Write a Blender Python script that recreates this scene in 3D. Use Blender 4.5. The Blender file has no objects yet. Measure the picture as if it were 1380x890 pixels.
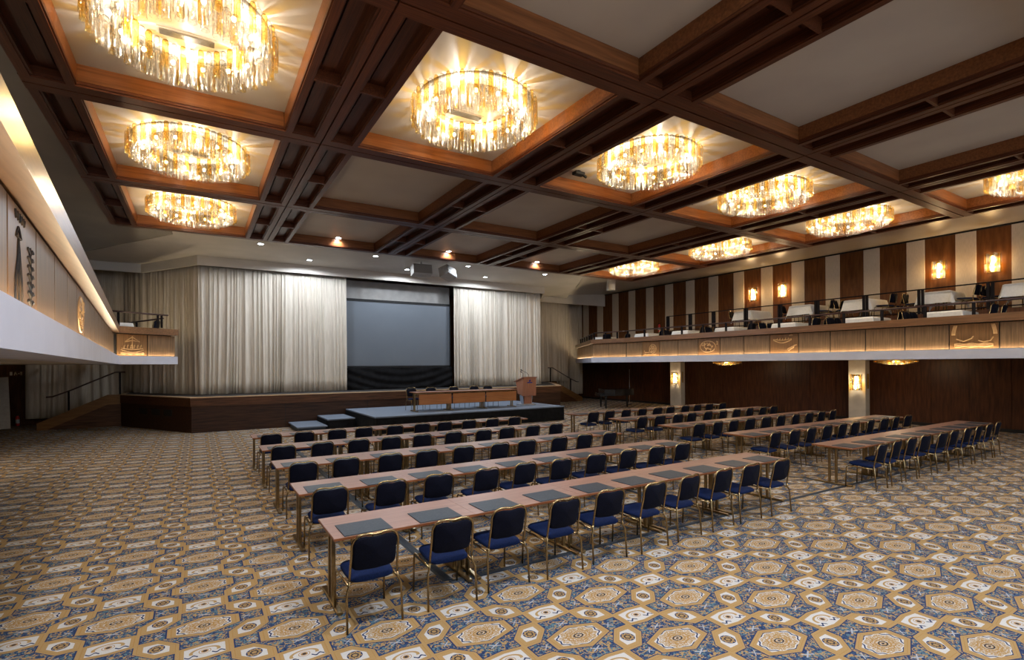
import bpy, math, random
from mathutils import Vector, Matrix
random.seed(7)
PI = math.pi
scn = bpy.context.scene
COL = scn.collection
cos, sin = math.cos, math.sin

# ------------------------------------------------------------------ materials
def new_mat(name):
    m = bpy.data.materials.new(name); m.use_nodes = True
    nt = m.node_tree; nt.nodes.clear()
    out = nt.nodes.new('ShaderNodeOutputMaterial')
    return m, nt, out

def principled(nt, out, **kw):
    p = nt.nodes.new('ShaderNodeBsdfPrincipled')
    for k, v in kw.items():
        k = k.replace('_', ' ')
        p.inputs[k].default_value = v
    nt.links.new(p.outputs[0], out.inputs[0])
    return p

def c4(c): return (c[0], c[1], c[2], 1)

def noise_mat(name, ca, cb, scale=(8, 8, 8), rough=.5, detail=3, bump=0, metal=0, lo=.35, hi=.65, spec=.5, coat=0):
    m, nt, out = new_mat(name)
    p = principled(nt, out, Roughness=rough, Metallic=metal)
    p.inputs['Specular IOR Level'].default_value = spec
    p.inputs['Coat Weight'].default_value = coat
    p.inputs['Coat Roughness'].default_value = .18
    tc = nt.nodes.new('ShaderNodeTexCoord'); mp = nt.nodes.new('ShaderNodeMapping')
    mp.inputs['Scale'].default_value = scale
    nz = nt.nodes.new('ShaderNodeTexNoise'); nz.inputs['Detail'].default_value = detail
    nz.inputs['Scale'].default_value = 1
    rp = nt.nodes.new('ShaderNodeValToRGB')
    rp.color_ramp.elements[0].position = lo; rp.color_ramp.elements[0].color = c4(ca)
    rp.color_ramp.elements[1].position = hi; rp.color_ramp.elements[1].color = c4(cb)
    L = nt.links.new
    L(tc.outputs['Object'], mp.inputs[0]); L(mp.outputs[0], nz.inputs['Vector'])
    L(nz.outputs[0], rp.inputs[0]); L(rp.outputs[0], p.inputs['Base Color'])
    if bump:
        b = nt.nodes.new('ShaderNodeBump'); b.inputs['Strength'].default_value = bump
        b.inputs['Distance'].default_value = .01
        L(nz.outputs[0], b.inputs['Height']); L(b.outputs[0], p.inputs['Normal'])
    return m

def wood(name, ca, cb, grain, rough=.38, fine=60, coat=0.0, spec=.22, bump=.05):
    s = [fine, fine, fine]; s['xyz'.index(grain)] = 1.6
    return noise_mat(name, ca, cb, tuple(s), rough, 4, bump, coat=coat, lo=.3, hi=.72, spec=spec)

def emis(name, c, s, sampling=True):
    m, nt, out = new_mat(name)
    e = nt.nodes.new('ShaderNodeEmission'); e.inputs[0].default_value = c4(c); e.inputs[1].default_value = s
    nt.links.new(e.outputs[0], out.inputs[0])
    if not sampling:
        m.cycles.emission_sampling = 'NONE'
    return m

def glass_tube(name, tint, body):
    # thin blown glass: see-through with a tint, bright rims, scattering bubbles
    m, nt, out = new_mat(name); N = nt.nodes.new; L = nt.links.new
    tr = N('ShaderNodeBsdfTransparent'); tr.inputs[0].default_value = c4(tint)
    tl = N('ShaderNodeBsdfTranslucent'); tl.inputs[0].default_value = c4(body)
    gl = N('ShaderNodeBsdfGlossy'); gl.inputs[0].default_value = (.5, .48, .44, 1); gl.inputs['Roughness'].default_value = .12
    lw = N('ShaderNodeLayerWeight'); lw.inputs[0].default_value = .35
    le = N('ShaderNodeLayerWeight'); le.inputs[0].default_value = .5
    pw = N('ShaderNodeMath'); pw.operation = 'POWER'; pw.inputs[1].default_value = 3.0; L(le.outputs['Facing'], pw.inputs[0])
    mc = N('ShaderNodeMix'); mc.data_type = 'RGBA'; mc.inputs[6].default_value = c4(tint); mc.inputs[7].default_value = (tint[0] * .50, tint[1] * .44, tint[2] * .34, 1)
    L(pw.outputs[0], mc.inputs[0]); L(mc.outputs[2], tr.inputs[0])
    tc = N('ShaderNodeTexCoord'); nz = N('ShaderNodeTexNoise'); nz.inputs['Scale'].default_value = 38; nz.inputs['Detail'].default_value = 2
    L(tc.outputs['Object'], nz.inputs['Vector'])
    rp = N('ShaderNodeValToRGB'); rp.color_ramp.elements[0].position = .48; rp.color_ramp.elements[1].position = .62
    rp.color_ramp.elements[0].color = (.03, .03, .03, 1); rp.color_ramp.elements[1].color = (.30, .30, .30, 1)
    L(nz.outputs[0], rp.inputs[0])
    a = N('ShaderNodeMath'); a.operation = 'ADD'; a.use_clamp = True
    mu = N('ShaderNodeMath'); mu.operation = 'MULTIPLY'; mu.inputs[1].default_value = .40
    L(lw.outputs['Facing'], mu.inputs[0]); L(mu.outputs[0], a.inputs[0]); L(rp.outputs[0], a.inputs[1])
    m1 = N('ShaderNodeMixShader'); m1.inputs[0].default_value = .30
    L(tl.outputs[0], m1.inputs[1]); L(gl.outputs[0], m1.inputs[2])
    m2 = N('ShaderNodeMixShader'); L(a.outputs[0], m2.inputs[0]); L(tr.outputs[0], m2.inputs[1]); L(m1.outputs[0], m2.inputs[2])
    L(m2.outputs[0], out.inputs[0])
    return m

DW1, DW2 = (.040, .013, .007), (.105, .037, .017)
M = {}
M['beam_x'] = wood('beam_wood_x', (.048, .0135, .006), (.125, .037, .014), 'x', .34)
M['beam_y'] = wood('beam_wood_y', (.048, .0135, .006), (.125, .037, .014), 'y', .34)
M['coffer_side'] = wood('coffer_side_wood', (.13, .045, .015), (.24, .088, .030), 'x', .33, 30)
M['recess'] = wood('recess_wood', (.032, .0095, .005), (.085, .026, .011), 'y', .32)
M['groove'] = noise_mat('shadow_gap_black', (.004, .003, .002), (.006, .004, .003), rough=.8)
M['ceil'] = noise_mat('ceiling_greige_paint', (.44, .385, .335), (.48, .425, .365), (1.2, 1.2, 1.2), .55)
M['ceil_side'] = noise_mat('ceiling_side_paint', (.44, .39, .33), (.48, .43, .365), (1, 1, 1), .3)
M['ceil_left'] = noise_mat('ceiling_left_shaded_gloss', (.25, .225, .20), (.28, .25, .22), (1, 1, 1), .22)  # glossy; darker because the missing spotlight is put into the colour
M['soffit'] = noise_mat('stage_soffit_spotlit_tone', (.50, .46, .41), (.56, .51, .455), (1, 1, 1), .6)  # lighter tone: the spotlights' glow on the soffit is put into the colour
M['white'] = noise_mat('balcony_white_paint', (.44, .46, .56), (.49, .51, .61), (2, 2, 2), .5)
M['plaster'] = noise_mat('column_plaster', (.48, .44, .38), (.56, .51, .44), (3, 3, 3), .6)
M['wall_dark'] = wood('wall_dark_wood_z', (.034, .010, .004), (.090, .030, .010), 'z', .4, 14)
M['wall_brown'] = wood('wall_brown_wood_z', (.090, .030, .008), (.165, .060, .016), 'z', .42, 12)
M['wall_tan'] = noise_mat('wall_tan_fabric', (.56, .475, .37), (.64, .55, .44), (60, 60, 6), .8)
M['fascia'] = wood('fascia_walnut', (.085, .050, .027), (.17, .105, .058), 'z', .42, 26)
M['relief'] = wood('carved_relief_wood', (.11, .055, .022), (.19, .10, .042), 'z', .4, 30)
M['relief_line'] = noise_mat('carved_relief_gold', (.34, .19, .07), (.44, .26, .11), rough=.45)
M['relief_dark'] = noise_mat('carved_dark_paint', (.008, .012, .020), (.05, .035, .025), rough=.75, spec=.15)
M['cap'] = wood('cap_veneer', (.10, .046, .020), (.185, .090, .042), 'y', .32, 30, .2, .4, 0)
M['stage_wood'] = wood('stage_panel_wood', (.014, .0055, .003), (.050, .020, .009), 'x', .5, 25)
M['stage_band'] = wood('stage_band_wood', (.032, .012, .005), (.100, .040, .016), 'x', .5, 25)
M['stage_floor'] = noise_mat('stage_floor_dark', (.02, .02, .022), (.035, .033, .034), rough=.6)
M['nosing'] = wood('stage_nosing_wood', (.42, .28, .17), (.55, .39, .24), 'x', .4)
M['stair_wood'] = wood('stair_stringer_wood', (.10, .045, .015), (.19, .09, .03), 'x', .4, 25)
M['riser_carpet'] = noise_mat('platform_blue_carpet', (.10, .125, .17), (.15, .18, .235), (90, 90, 90), .95)
M['skirt'] = noise_mat('black_skirt_cloth', (.004, .004, .005), (.008, .008, .009), (6, 6, 6), .9, spec=.12)
M['curtain'] = noise_mat('stage_curtain_cloth', (.44, .395, .335), (.54, .485, .42), (30, 30, 2), .62, bump=.1)
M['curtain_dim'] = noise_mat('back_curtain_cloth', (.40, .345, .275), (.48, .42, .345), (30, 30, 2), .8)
M['backdrop'] = noise_mat('backdrop_grey', (.20, .19, .185), (.24, .228, .22), (3, 3, 3), .7)
M['screen'] = noise_mat('screen_surface', (.080, .095, .118), (.085, .10, .123), (1, 1, 1), .6)
M['black'] = noise_mat('black_frame_paint', (.008, .008, .009), (.012, .012, .013), rough=.6, spec=.2)
M['rail'] = noise_mat('dark_rail_metal', (.006, .005, .007), (.012, .010, .012), rough=.7, spec=.1)
M['handrail'] = noise_mat('handrail_dark_wood', (.025, .011, .012), (.05, .022, .022), (30, 2, 30), .3)
M['table'] = wood('table_laminate', (.175, .090, .064), (.25, .135, .098), 'x', .42, 40, 0, .28)
M['table_edge'] = wood('table_edge_wood', (.20, .065, .022), (.28, .10, .038), 'x', .4, 40)
M['brass'] = noise_mat('aged_brass', (.30, .215, .105), (.40, .29, .15), (20, 20, 20), .26, metal=1)
M['bronze'] = noise_mat('bronze_column', (.26, .18, .085), (.34, .24, .12), (20, 20, 20), .3, metal=1)
M['seat'] = noise_mat('royal_blue_fabric', (.0025, .0085, .038), (.005, .014, .062), (70, 70, 70), .9, bump=.2, spec=.15)
M['back'] = noise_mat('navy_back_fabric', (.0014, .0018, .0065), (.0026, .0033, .011), (70, 70, 70), .9, bump=.2, spec=.15)
M['pad'] = noise_mat('writing_pad_leather', (.017, .023, .033), (.028, .036, .049), (60, 60, 60), .5, bump=.1, spec=.2)
M['cloth'] = noise_mat('white_table_linen', (.76, .76, .76), (.82, .82, .82), (20, 20, 20), .8)
M['cherry'] = wood('cherry_panel', (.26, .095, .030), (.37, .15, .052), 'x', .36, 35)
M['lectern'] = wood('lectern_wood', (.25, .105, .062), (.33, .15, .092), 'z', .4, 30)
M['piano'] = noise_mat('piano_black_lacquer', (.010, .010, .011), (.013, .013, .014), rough=.14)
M['ivory'] = noise_mat('piano_keys_ivory', (.5, .48, .42), (.6, .57, .5), rough=.3)
M['red'] = noise_mat('extinguisher_red', (.42, .015, .012), (.5, .02, .016), rough=.3)
M['spk_grille'] = noise_mat('speaker_grille', (.16, .145, .13), (.22, .20, .18), (120, 120, 120), .7)
M['spk_box'] = noise_mat('speaker_white_box', (.34, .32, .30), (.40, .38, .35), rough=.5)
M['vent'] = noise_mat('vent_grey_metal', (.16, .145, .125), (.22, .20, .175), rough=.5, metal=.3)
M['lamp_white'] = noise_mat('lamp_trim_white', (.7, .7, .7), (.75, .75, .75), rough=.4)
M['logo'] = noise_mat('emblem_blue', (.01, .012, .16), (.015, .018, .22), rough=.4)
M['logo_gold'] = noise_mat('emblem_gold', (.5, .3, .05), (.55, .34, .06), rough=.4)
M['sign'] = noise_mat('sign_pale_face', (.45, .36, .24), (.5, .4, .27), rough=.5)
M['silver'] = noise_mat('satin_steel', (.45, .47, .52), (.52, .54, .6), rough=.3, metal=.8)
M['amber'] = glass_tube('amber_glass', (1.0, .83, .44), (.26, .17, .05))
M['clear'] = glass_tube('clear_glass', (1.0, .985, .95), (.20, .19, .17))
M['bulb'] = emis('bulb_warm_glow', (1.0, .86, .62), 16, False)
M['bulb_s'] = emis('sconce_bulb_glow', (1.0, .84, .58), 26, False)
M['led'] = emis('led_strip_warm', (1.0, .80, .50), 27)
M['spot'] = emis('spotlight_cool_glow', (.80, .90, 1.0), 30, False)

# --- carpet: medallions, ovals and squares on a slanted lattice
def carpet_mat():
    m, nt, out = new_mat('patterned_carpet'); N = nt.nodes.new; L = nt.links.new
    class E:
        def __init__(s, k): s.k = k
        def op(a, o, b=None, c=None):
            n = N('ShaderNodeMath'); n.operation = o
            for i, v in enumerate((a, b, c)):
                if v is None: continue
                if isinstance(v, E): L(v.k, n.inputs[i])
                else: n.inputs[i].default_value = float(v)
            return E(n.outputs[0])
        def __add__(a, b): return a.op('ADD', b)
        def __sub__(a, b): return a.op('SUBTRACT', b)
        def __mul__(a, b): return a.op('MULTIPLY', b)
        def abs(a): return a.op('ABSOLUTE')
        def lt(a, v): return a.op('LESS_THAN', v)
        def max(a, b): return a.op('MAXIMUM', b)
        def min(a, b): return a.op('MINIMUM', b)
    tc = N('ShaderNodeTexCoord'); sp = N('ShaderNodeSeparateXYZ')
    L(tc.outputs['Object'], sp.inputs[0])
    X = E(sp.outputs[0]) - 5.64; Y = E(sp.outputs[1]) - 2.43
    A = X * (1 / .70) ; B = Y * (1 / .4735)
    s = (A + B) * .5; t = (A - B) * .5
    def near(ds, dt):
        a = s - ds; b = t - dt
        a = a - (a + .5).op('FLOOR'); b = b - (b + .5).op('FLOOR')
        return (a + b) * .70, (a - b) * .4735
    def rgb(c):
        n = N('ShaderNodeRGB'); n.outputs[0].default_value = c4(c); return n.outputs[0]
    def mix(f, a, b):
        n = N('ShaderNodeMix'); n.data_type = 'RGBA'
        L(f.k, n.inputs[0]); L(a, n.inputs[6]); L(b, n.inputs[7]); return n.outputs[2]
    GOLD = rgb((.285, .185, .078)); WHITE = rgb((.41, .405, .40)); NAVY = rgb((.014, .026, .080))
    TEAL = rgb((.070, .130, .165)); DGOLD = rgb((.27, .155, .055)); DK = rgb((.030, .025, .030)); PALE = rgb((.27, .29, .33)); SLATE = rgb((.030, .060, .115))
    def noise(sc, det=2, seed=0):
        n = N('ShaderNodeTexNoise'); n.inputs['Scale'].default_value = sc; n.inputs['Detail'].default_value = det
        mp = N('ShaderNodeMapping'); mp.inputs['Location'].default_value = (seed, seed * .7, 0)
        L(tc.outputs['Object'], mp.inputs[0]); L(mp.outputs[0], n.inputs['Vector']); return E(n.outputs[0])
    n1, n2, n3 = noise(11), noise(26, 2, 5), noise(48, 1, 9)
    # field of teal with navy and gold leaves
    col = mix(n1.lt(.50), TEAL, SLATE)
    col = mix((n2 - .5).abs().lt(.045), col, NAVY)
    col = mix((noise(20, 2, 3) - .55).abs().lt(.038), col, GOLD)
    # broad gold ribbons that join the squares and the small hexagons
    mx, my = near(0, 0)
    ax, ay = mx.abs(), my.abs()
    # medallion
    med = ay + ax * .36
    hexm = (med * (1 / .188)).max(ax * (1 / .285))
    hx1 = near(.5, 0); hx2 = near(0, .5); rr = near(.5, .5)
    def smallhex(p, sgn):
        x, y = p
        u = (x + y * (-sgn)) * .7071      # across
        v = (x + y * sgn) * .7071         # along
        u = u.abs(); v = v.abs()
        return (x.abs() * (1 / .158)).max(y.abs() * (1 / .150)).max(u * (1 / .112)), x, y
    h1, x1, y1 = smallhex(hx1, -1)
    h2, x2, y2 = smallhex(hx2, 1)
    h1 = h1.min(99)
    rx, ry = rr
    rect = (rx.abs() * (1 / .205)).max((ry.abs() + rx.abs() * .12) * (1 / .135))
    outer = h1.min(h2).min(rect)
    # gold borders with a dark outline
    col = mix(outer.lt(1.10), col, NAVY)
    col = mix(outer.lt(1.04), col, GOLD)
    stripe = (outer - .87).abs().lt(.02)
    col = mix(stripe, col, DGOLD)
    # small hexagon interiors
    for h, x, y in ((h1, x1, y1), (h2, x2, y2)):
        r = ((x * x) + (y * y)).op('SQRT')
        ang = y.op('ARCTAN2', x)
        pet = (ang * 8).op('COSINE') * .008
        col = mix(h.lt(.60), col, WHITE)
        col = mix((r - .062).lt(0), col, NAVY)
        col = mix((r + pet * .7).lt(.052), col, GOLD)
        col = mix((r - .026).abs().lt(.006), col, DK)
        col = mix((ang * 4).op('COSINE').abs().lt(.25) * r.lt(.048), col, DK)
    # squares: white ground, gold arch and rosette, blue script
    r = ((rx * rx) + (ry * ry * 1.3)).op('SQRT')
    col = mix(rect.lt(.73), col, WHITE)
    arch = ((rx * rx * .55) + (ry * ry * 1.6)).op('SQRT')
    col = mix((arch - .075).abs().lt(.010) * rect.lt(.7) * (ry * -1).lt(.02), col, GOLD)
    scr = ((ry + .052 + (rx * 95).op('SINE') * .012).abs().lt(.009)) * ((rx.abs() - .10).abs().lt(.05)) 
    col = mix(scr * rect.lt(.72), col, NAVY)
    col = mix(r.lt(.046), col, DGOLD)
    col = mix((r - .034).abs().lt(.006), col, WHITE)
    col = mix(r.lt(.016), col, DK)
    # medallion interior
    col = mix(hexm.lt(1.05), col, NAVY)
    col = mix(hexm.lt(1.0), col, GOLD)
    col = mix((hexm - .89).abs().lt(.018), col, DGOLD)
    col = mix(hexm.lt(.76), col, WHITE)
    R = ((mx * mx * .60) + (my * my * 1.45)).op('SQRT')
    an = (my * 1.7).op('ARCTAN2', mx)
    lob = (an * 10).op('COSINE') * .008
    col = mix((R + lob - .158).abs().lt(.006) * hexm.lt(.76), col, NAVY)
    col = mix((R + lob).lt(.141), col, GOLD)
    col = mix(((R + lob).lt(.150)) * ((n3 - .5).abs().lt(.03)), col, WHITE)
    col = mix((R - .088 + lob * .8).abs().lt(.006), col, DGOLD)
    col = mix((R - .060).abs().lt(.006), col, DGOLD)
    col = mix((R - .033).abs().lt(.006), col, DK)
    col = mix(R.lt(.012), col, DK)
    # white knots between medallions and neighbours
    kx = (ax - .345).abs(); kn = (kx + my * 0).max(ay * .6)
    kcross = (((kx - ay).abs().lt(.006)) * (kx.max(ay).lt(.032)))
    col = mix(kcross, col, PALE)
    ky = (ay - .232).abs()
    col = mix(((ky - ax * .5).abs().lt(.006)) * ((ky * 2).max(ax).lt(.05)), col, PALE)
    # yarn variation
    fine = noise(240, 1, 2)
    hs = N('ShaderNodeHueSaturation'); L(col, hs.inputs['Color'])
    L((fine * .9 + .55).k, hs.inputs['Value'])
    p = principled(nt, out, Roughness=.95)
    p.inputs['Specular IOR Level'].default_value = .12
    L(hs.outputs[0], p.inputs['Base Color'])
    return m
M['carpet'] = carpet_mat()

# ------------------------------------------------------------------ mesh building
class MB:
    def __init__(s): s.v = []; s.f = []; s.sm = []
    def add(s, vs, fs, smooth=False):
        o = len(s.v); s.v += [tuple(p) for p in vs]
        s.f += [tuple(i + o for i in f) for f in fs]; s.sm += [smooth] * len(fs); return s
    def box(s, x0, x1, y0, y1, z0, z1):
        vs = [(x0, y0, z0), (x1, y0, z0), (x1, y1, z0), (x0, y1, z0), (x0, y0, z1), (x1, y0, z1), (x1, y1, z1), (x0, y1, z1)]
        return s.add(vs, [(3, 2, 1, 0), (4, 5, 6, 7), (0, 1, 5, 4), (1, 2, 6, 5), (2, 3, 7, 6), (3, 0, 4, 7)])
    def cbox(s, x0, x1, y0, y1, z0, z1, b=.004):
        # box with chamfered vertical and top edges
        P = [(x0 + b, y0), (x1 - b, y0), (x1, y0 + b), (x1, y1 - b), (x1 - b, y1), (x0 + b, y1), (x0, y1 - b), (x0, y0 + b)]
        Q = [(max(x0 + b, min(x1 - b, x)), max(y0 + b, min(y1 - b, y))) for x, y in P]
        vs = [(x, y, z0 + b) for x, y in P] + [(x, y, z1 - b) for x, y in P] + [(x, y, z1) for x, y in Q] + [(x, y, z0) for x, y in Q]
        fs = [(i, (i + 1) % 8, 8 + (i + 1) % 8, 8 + i) for i in range(8)] + [(8 + i, 8 + (i + 1) % 8, 16 + (i + 1) % 8, 16 + i) for i in range(8)]
        fs += [(24 + i, 24 + (i + 1) % 8, (i + 1) % 8, i) for i in range(8)]
        fs += [tuple(range(16, 24)), tuple(range(31, 23, -1))]
        return s.add(vs, fs)
    def prism(s, poly, z0, z1):
        n = len(poly)
        vs = [(x, y, z0) for x, y in poly] + [(x, y, z1) for x, y in poly]
        return s.add(vs, [tuple(range(n - 1, -1, -1)), tuple(range(n, 2 * n))] + [(i, (i + 1) % n, n + (i + 1) % n, n + i) for i in range(n)])
    def quadbox(s, a, b, off, z0, z1):
        # wall segment from a to b (2D), extruded by the 2D vector off
        P = [a, b, (b[0] + off[0], b[1] + off[1]), (a[0] + off[0], a[1] + off[1])]
        return s.prism(P, z0, z1)
    def tube(s, pts, r, n=8, closed=False, flat=1.0):
        pts = [Vector(p) for p in pts]; m = len(pts); rings = []
        prev = None
        for i, p in enumerate(pts):
            if closed: d = pts[(i + 1) % m] - pts[i - 1]
            else: d = pts[min(i + 1, m - 1)] - pts[max(i - 1, 0)]
            if d.length < 1e-9: d = Vector((0, 0, 1))
            d.normalize()
            if prev is None:
                up = Vector((0, 0, 1)) if abs(d.z) < .9 else Vector((0, 1, 0))
                u = d.cross(up).normalized()
            else:
                u = (prev - d * prev.dot(d)).normalized()
            prev = u; w = d.cross(u)
            rr = r[i] if isinstance(r, (list, tuple)) else r
            rings.append([p + u * (rr * cos(2 * PI * k / n)) + w * (rr * flat * sin(2 * PI * k / n)) for k in range(n)])
        vs = [v for ring in rings for v in ring]; fs = []
        for i in range(m if closed else m - 1):
            j = (i + 1) % m
            for k in range(n): fs.append((i * n + k, i * n + (k + 1) % n, j * n + (k + 1) % n, j * n + k))
        if not closed:
            fs.append(tuple(range(n - 1, -1, -1))); fs.append(tuple((m - 1) * n + k for k in range(n)))
        return s.add(vs, fs, True)
    def lathe(s, prof, n=16, c=(0, 0), cap=True):
        vs = [(c[0] + r * cos(2 * PI * k / n), c[1] + r * sin(2 * PI * k / n), z) for r, z in prof for k in range(n)]
        fs = [(i * n + k, i * n + (k + 1) % n, (i + 1) * n + (k + 1) % n, (i + 1) * n + k) for i in range(len(prof) - 1) for k in range(n)]
        if cap: fs += [tuple(range(n - 1, -1, -1)), tuple((len(prof) - 1) * n + k for k in range(n))]
        return s.add(vs, fs, True)
    def grid(s, fn, nu, nv, smooth=True):
        vs = [fn(i / nu, j / nv) for j in range(nv + 1) for i in range(nu + 1)]
        w = nu + 1
        fs = [(j * w + i, j * w + i + 1, (j + 1) * w + i + 1, (j + 1) * w + i) for j in range(nv) for i in range(nu)]
        return s.add(vs, fs, smooth)
    def xform(s, mat):
        s.v = [tuple(mat @ Vector(p)) for p in s.v]; return s
    def obj(s, name, mat, parent=None, loc=None):
        me = bpy.data.meshes.new(name); me.from_pydata(s.v, [], s.f)
        me.polygons.foreach_set('use_smooth', s.sm); me.update()
        me.materials.append(mat if not isinstance(mat, str) else M[mat])
        o = bpy.data.objects.new(name, me); COL.objects.link(o)
        if parent is not None: o.parent = parent
        if loc is not None: o.location = loc
        return o

def struct(o):
    o['kind'] = 'structure'; return o
def tag(o, label, cat, group=None, kind=None):
    o['label'] = label; o['category'] = cat
    if group: o['group'] = group
    if kind: o['kind'] = kind
    return o
def empty(name, loc=(0, 0, 0), rz=0):
    o = bpy.data.objects.new(name, None); COL.objects.link(o)
    o.empty_display_size = .1
    o.location = loc; o.rotation_euler = (0, 0, rz); return o
def copy_tree(src, parent=None):
    c = src.copy(); COL.objects.link(c)
    if parent is not None: c.parent = parent
    for ch in list(CH.get(src.name, [])):
        copy_tree(ch, c)
    return c
CH = {}
def index_children(*roots):
    for o in bpy.data.objects:
        if o.parent: CH.setdefault(o.parent.name, [])
    CH.clear()
    for o in bpy.data.objects:
        if o.parent: CH.setdefault(o.parent.name, []).append(o)
def arc(c, r, a0, a1, n, f):
    return [f(c[0] + r * cos(a0 + (a1 - a0) * i / n), c[1] + r * sin(a0 + (a1 - a0) * i / n)) for i in range(n + 1)]
ORD = ['first', 'second', 'third', 'fourth', 'fifth', 'sixth', 'seventh', 'eighth', 'ninth', 'tenth']

# ------------------------------------------------------------------ room shell
ZC = 6.57; ZB = 6.26; SF = 20.7; SZ = 1.27
XW = 23.3; YB = 27.5; YN = -7.0; XL = -8.0
struct(MB().box(XL, XW + .2, YN, YB, -.1, 0).obj('floor', 'carpet'))
struct(MB().box(XL, 17.8, YN, YB, ZC, ZC + .1).obj('ceiling', 'ceil'))
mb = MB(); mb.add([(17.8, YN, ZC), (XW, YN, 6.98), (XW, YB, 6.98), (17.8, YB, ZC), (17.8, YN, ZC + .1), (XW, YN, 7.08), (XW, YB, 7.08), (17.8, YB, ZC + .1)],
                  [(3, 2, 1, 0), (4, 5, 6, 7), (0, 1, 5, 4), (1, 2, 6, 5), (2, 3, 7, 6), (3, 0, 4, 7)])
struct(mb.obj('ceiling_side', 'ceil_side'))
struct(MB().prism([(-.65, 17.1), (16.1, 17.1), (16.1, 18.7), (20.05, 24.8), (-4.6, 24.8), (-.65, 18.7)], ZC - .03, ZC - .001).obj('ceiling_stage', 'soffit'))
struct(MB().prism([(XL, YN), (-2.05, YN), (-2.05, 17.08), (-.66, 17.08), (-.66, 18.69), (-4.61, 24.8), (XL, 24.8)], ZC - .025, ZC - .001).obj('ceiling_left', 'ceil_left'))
struct(MB().prism([(16.11, 17.08), (17.82, 17.08), (17.82, 21.2), (16.11, 18.69)], ZC - .025, ZC - .001).obj('ceiling_corner', 'ceil_side'))  # less lit than the soffit, a difference made by colour alone
struct(MB().box(XL, XW, YB, YB + .2, 0, 7.1).obj('wall_back', 'wall_dark'))
struct(MB().box(XL - .2, XL, YN, YB, 0, 7.1).obj('wall_left', 'wall_dark'))
# rear wall behind the viewer with two tall windows
mb = MB()
mb.box(XL, -4, YN - .2, YN, 0, 7.1); mb.box(-4, 20, YN - .2, YN, 0, 2.6); mb.box(-4, 20, YN - .2, YN, 6.0, 7.1); mb.box(20, XW, YN - .2, YN, 0, 7.1); mb.box(7.5, 8.5, YN - .2, YN, 2.6, 6.0)
struct(mb.obj('wall_front', 'plaster'))
for k, (a, b) in enumerate(((-4, 7.5), (8.5, 20))):
    mb = MB()
    for q in range(5):
        x = a + (b - a) * q / 4; x = min(max(x, a + .04), b - .04)
        mb.box(x - .04, x + .04, YN - .14, YN - .06, 2.6, 6.0)
    mb.box(a, b, YN - .14, YN - .06, 2.6, 2.68); mb.box(a, b, YN - .14, YN - .06, 5.92, 6.0)
    struct(mb.obj('window_%d' % (k + 1), 'lamp_white'))

# right wall: dark panelling below, striped above
mb = MB(); mb.box(XW, XW + .2, YN, YB, 0, 7.1)
struct(mb.obj('wall_right', 'wall_dark'))
k = 0; y = 5.96 - .44 - 1.427 * 6
br = MB(); tn = MB()
while y < YB:
    br.box(XW - .03, XW, max(y, YN), min(y + .877, YB), 3.1, 6.93)
    if y + 1.427 < YB: tn.box(XW - .05, XW, y + .877, y + 1.427, 3.1, 6.93)
    y += 1.427
struct(br.obj('wall_right_brown_panels', 'wall_brown')); struct(tn.obj('wall_right_tan_strips', 'wall_tan'))
struct(MB().box(XW - .07, XW, YN, YB, 6.91, 6.97).obj('trim_1', 'groove'))
mb = MB(); y = YN + .9
while y < YB - 1:
    mb.box(XW - .012, XW, y, y + 1.04, .12, 2.4); y += 1.06
struct(mb.obj('wall_right_lower_panels', 'wall_dark'))
struct(MB().box(XW - .03, XW, YN, YB, 0, .11).obj('baseboard_right', 'groove'))
for i, (a, b) in enumerate(((9.65, 10.27), (18.52, 19.25))):
    struct(MB().cbox(22.95, XW, a - .02, b - .03, 0, 2.45, .01).obj('column_%d' % (i + 1), 'plaster'))

# ------------------------------------------------------------------ coffered ceiling
YG = [1.12, 5.11, 9.10, 13.09]; YEND = 17.06; YST = -2.87
XG = [1.88, 5.87, 9.86, 13.85]
XLE, XRE = -2.04, 17.75
# beams running across the hall (X)
def step_strip_x(mb, x0, x1, yc, hw=.20, g=.012):
    for sgn in (-1, 1):
        a, b = sorted((yc + sgn * g, yc + sgn * hw))
        xs = [x0] + [q for g2 in XG for q in (g2 - g, g2 + g)] + [x1]
        for q in range(0, len(xs), 2): mb.box(xs[q], xs[q + 1], a, b, ZB, ZC)
        a, b = sorted((yc + sgn * (hw - .035), yc + sgn * (hw + .02)))
        mb.box(x0, x1, a, b, ZB + .03, ZB + .07)
ti = 2
cells = [(-1.42, 1.25)] + [(x + .62, x + 3.36) for x in XG[:3]] + [(XG[3] + .62, 17.13)]
ys = [YST] + YG
cellY = []
bounds = [YST] + YG + [YEND]
for i in range(len(bounds) - 1):
    cellY.append((bounds[i] + .20, bounds[i + 1] - .20))
for yc in YG:
    mb = MB(); step_strip_x(mb, XLE, XRE, yc)
    struct(mb.obj('trim_%d' % ti, 'beam_x')); ti += 1
    struct(MB().box(XLE, XRE, yc - .012, yc + .012, ZB + .04, ZC).obj('trim_%d' % ti, 'groove')); ti += 1
mb = MB(); mb.box(XLE, XRE, YEND - .2, YEND, ZB, ZC); mb.box(XLE, XRE, YST, YST + .2, ZB, ZC)
mb.box(XLE, XRE, YEND - .24, YEND - .18, ZB + .03, ZB + .07)
struct(mb.obj('trim_%d' % ti, 'beam_x')); ti += 1
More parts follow.
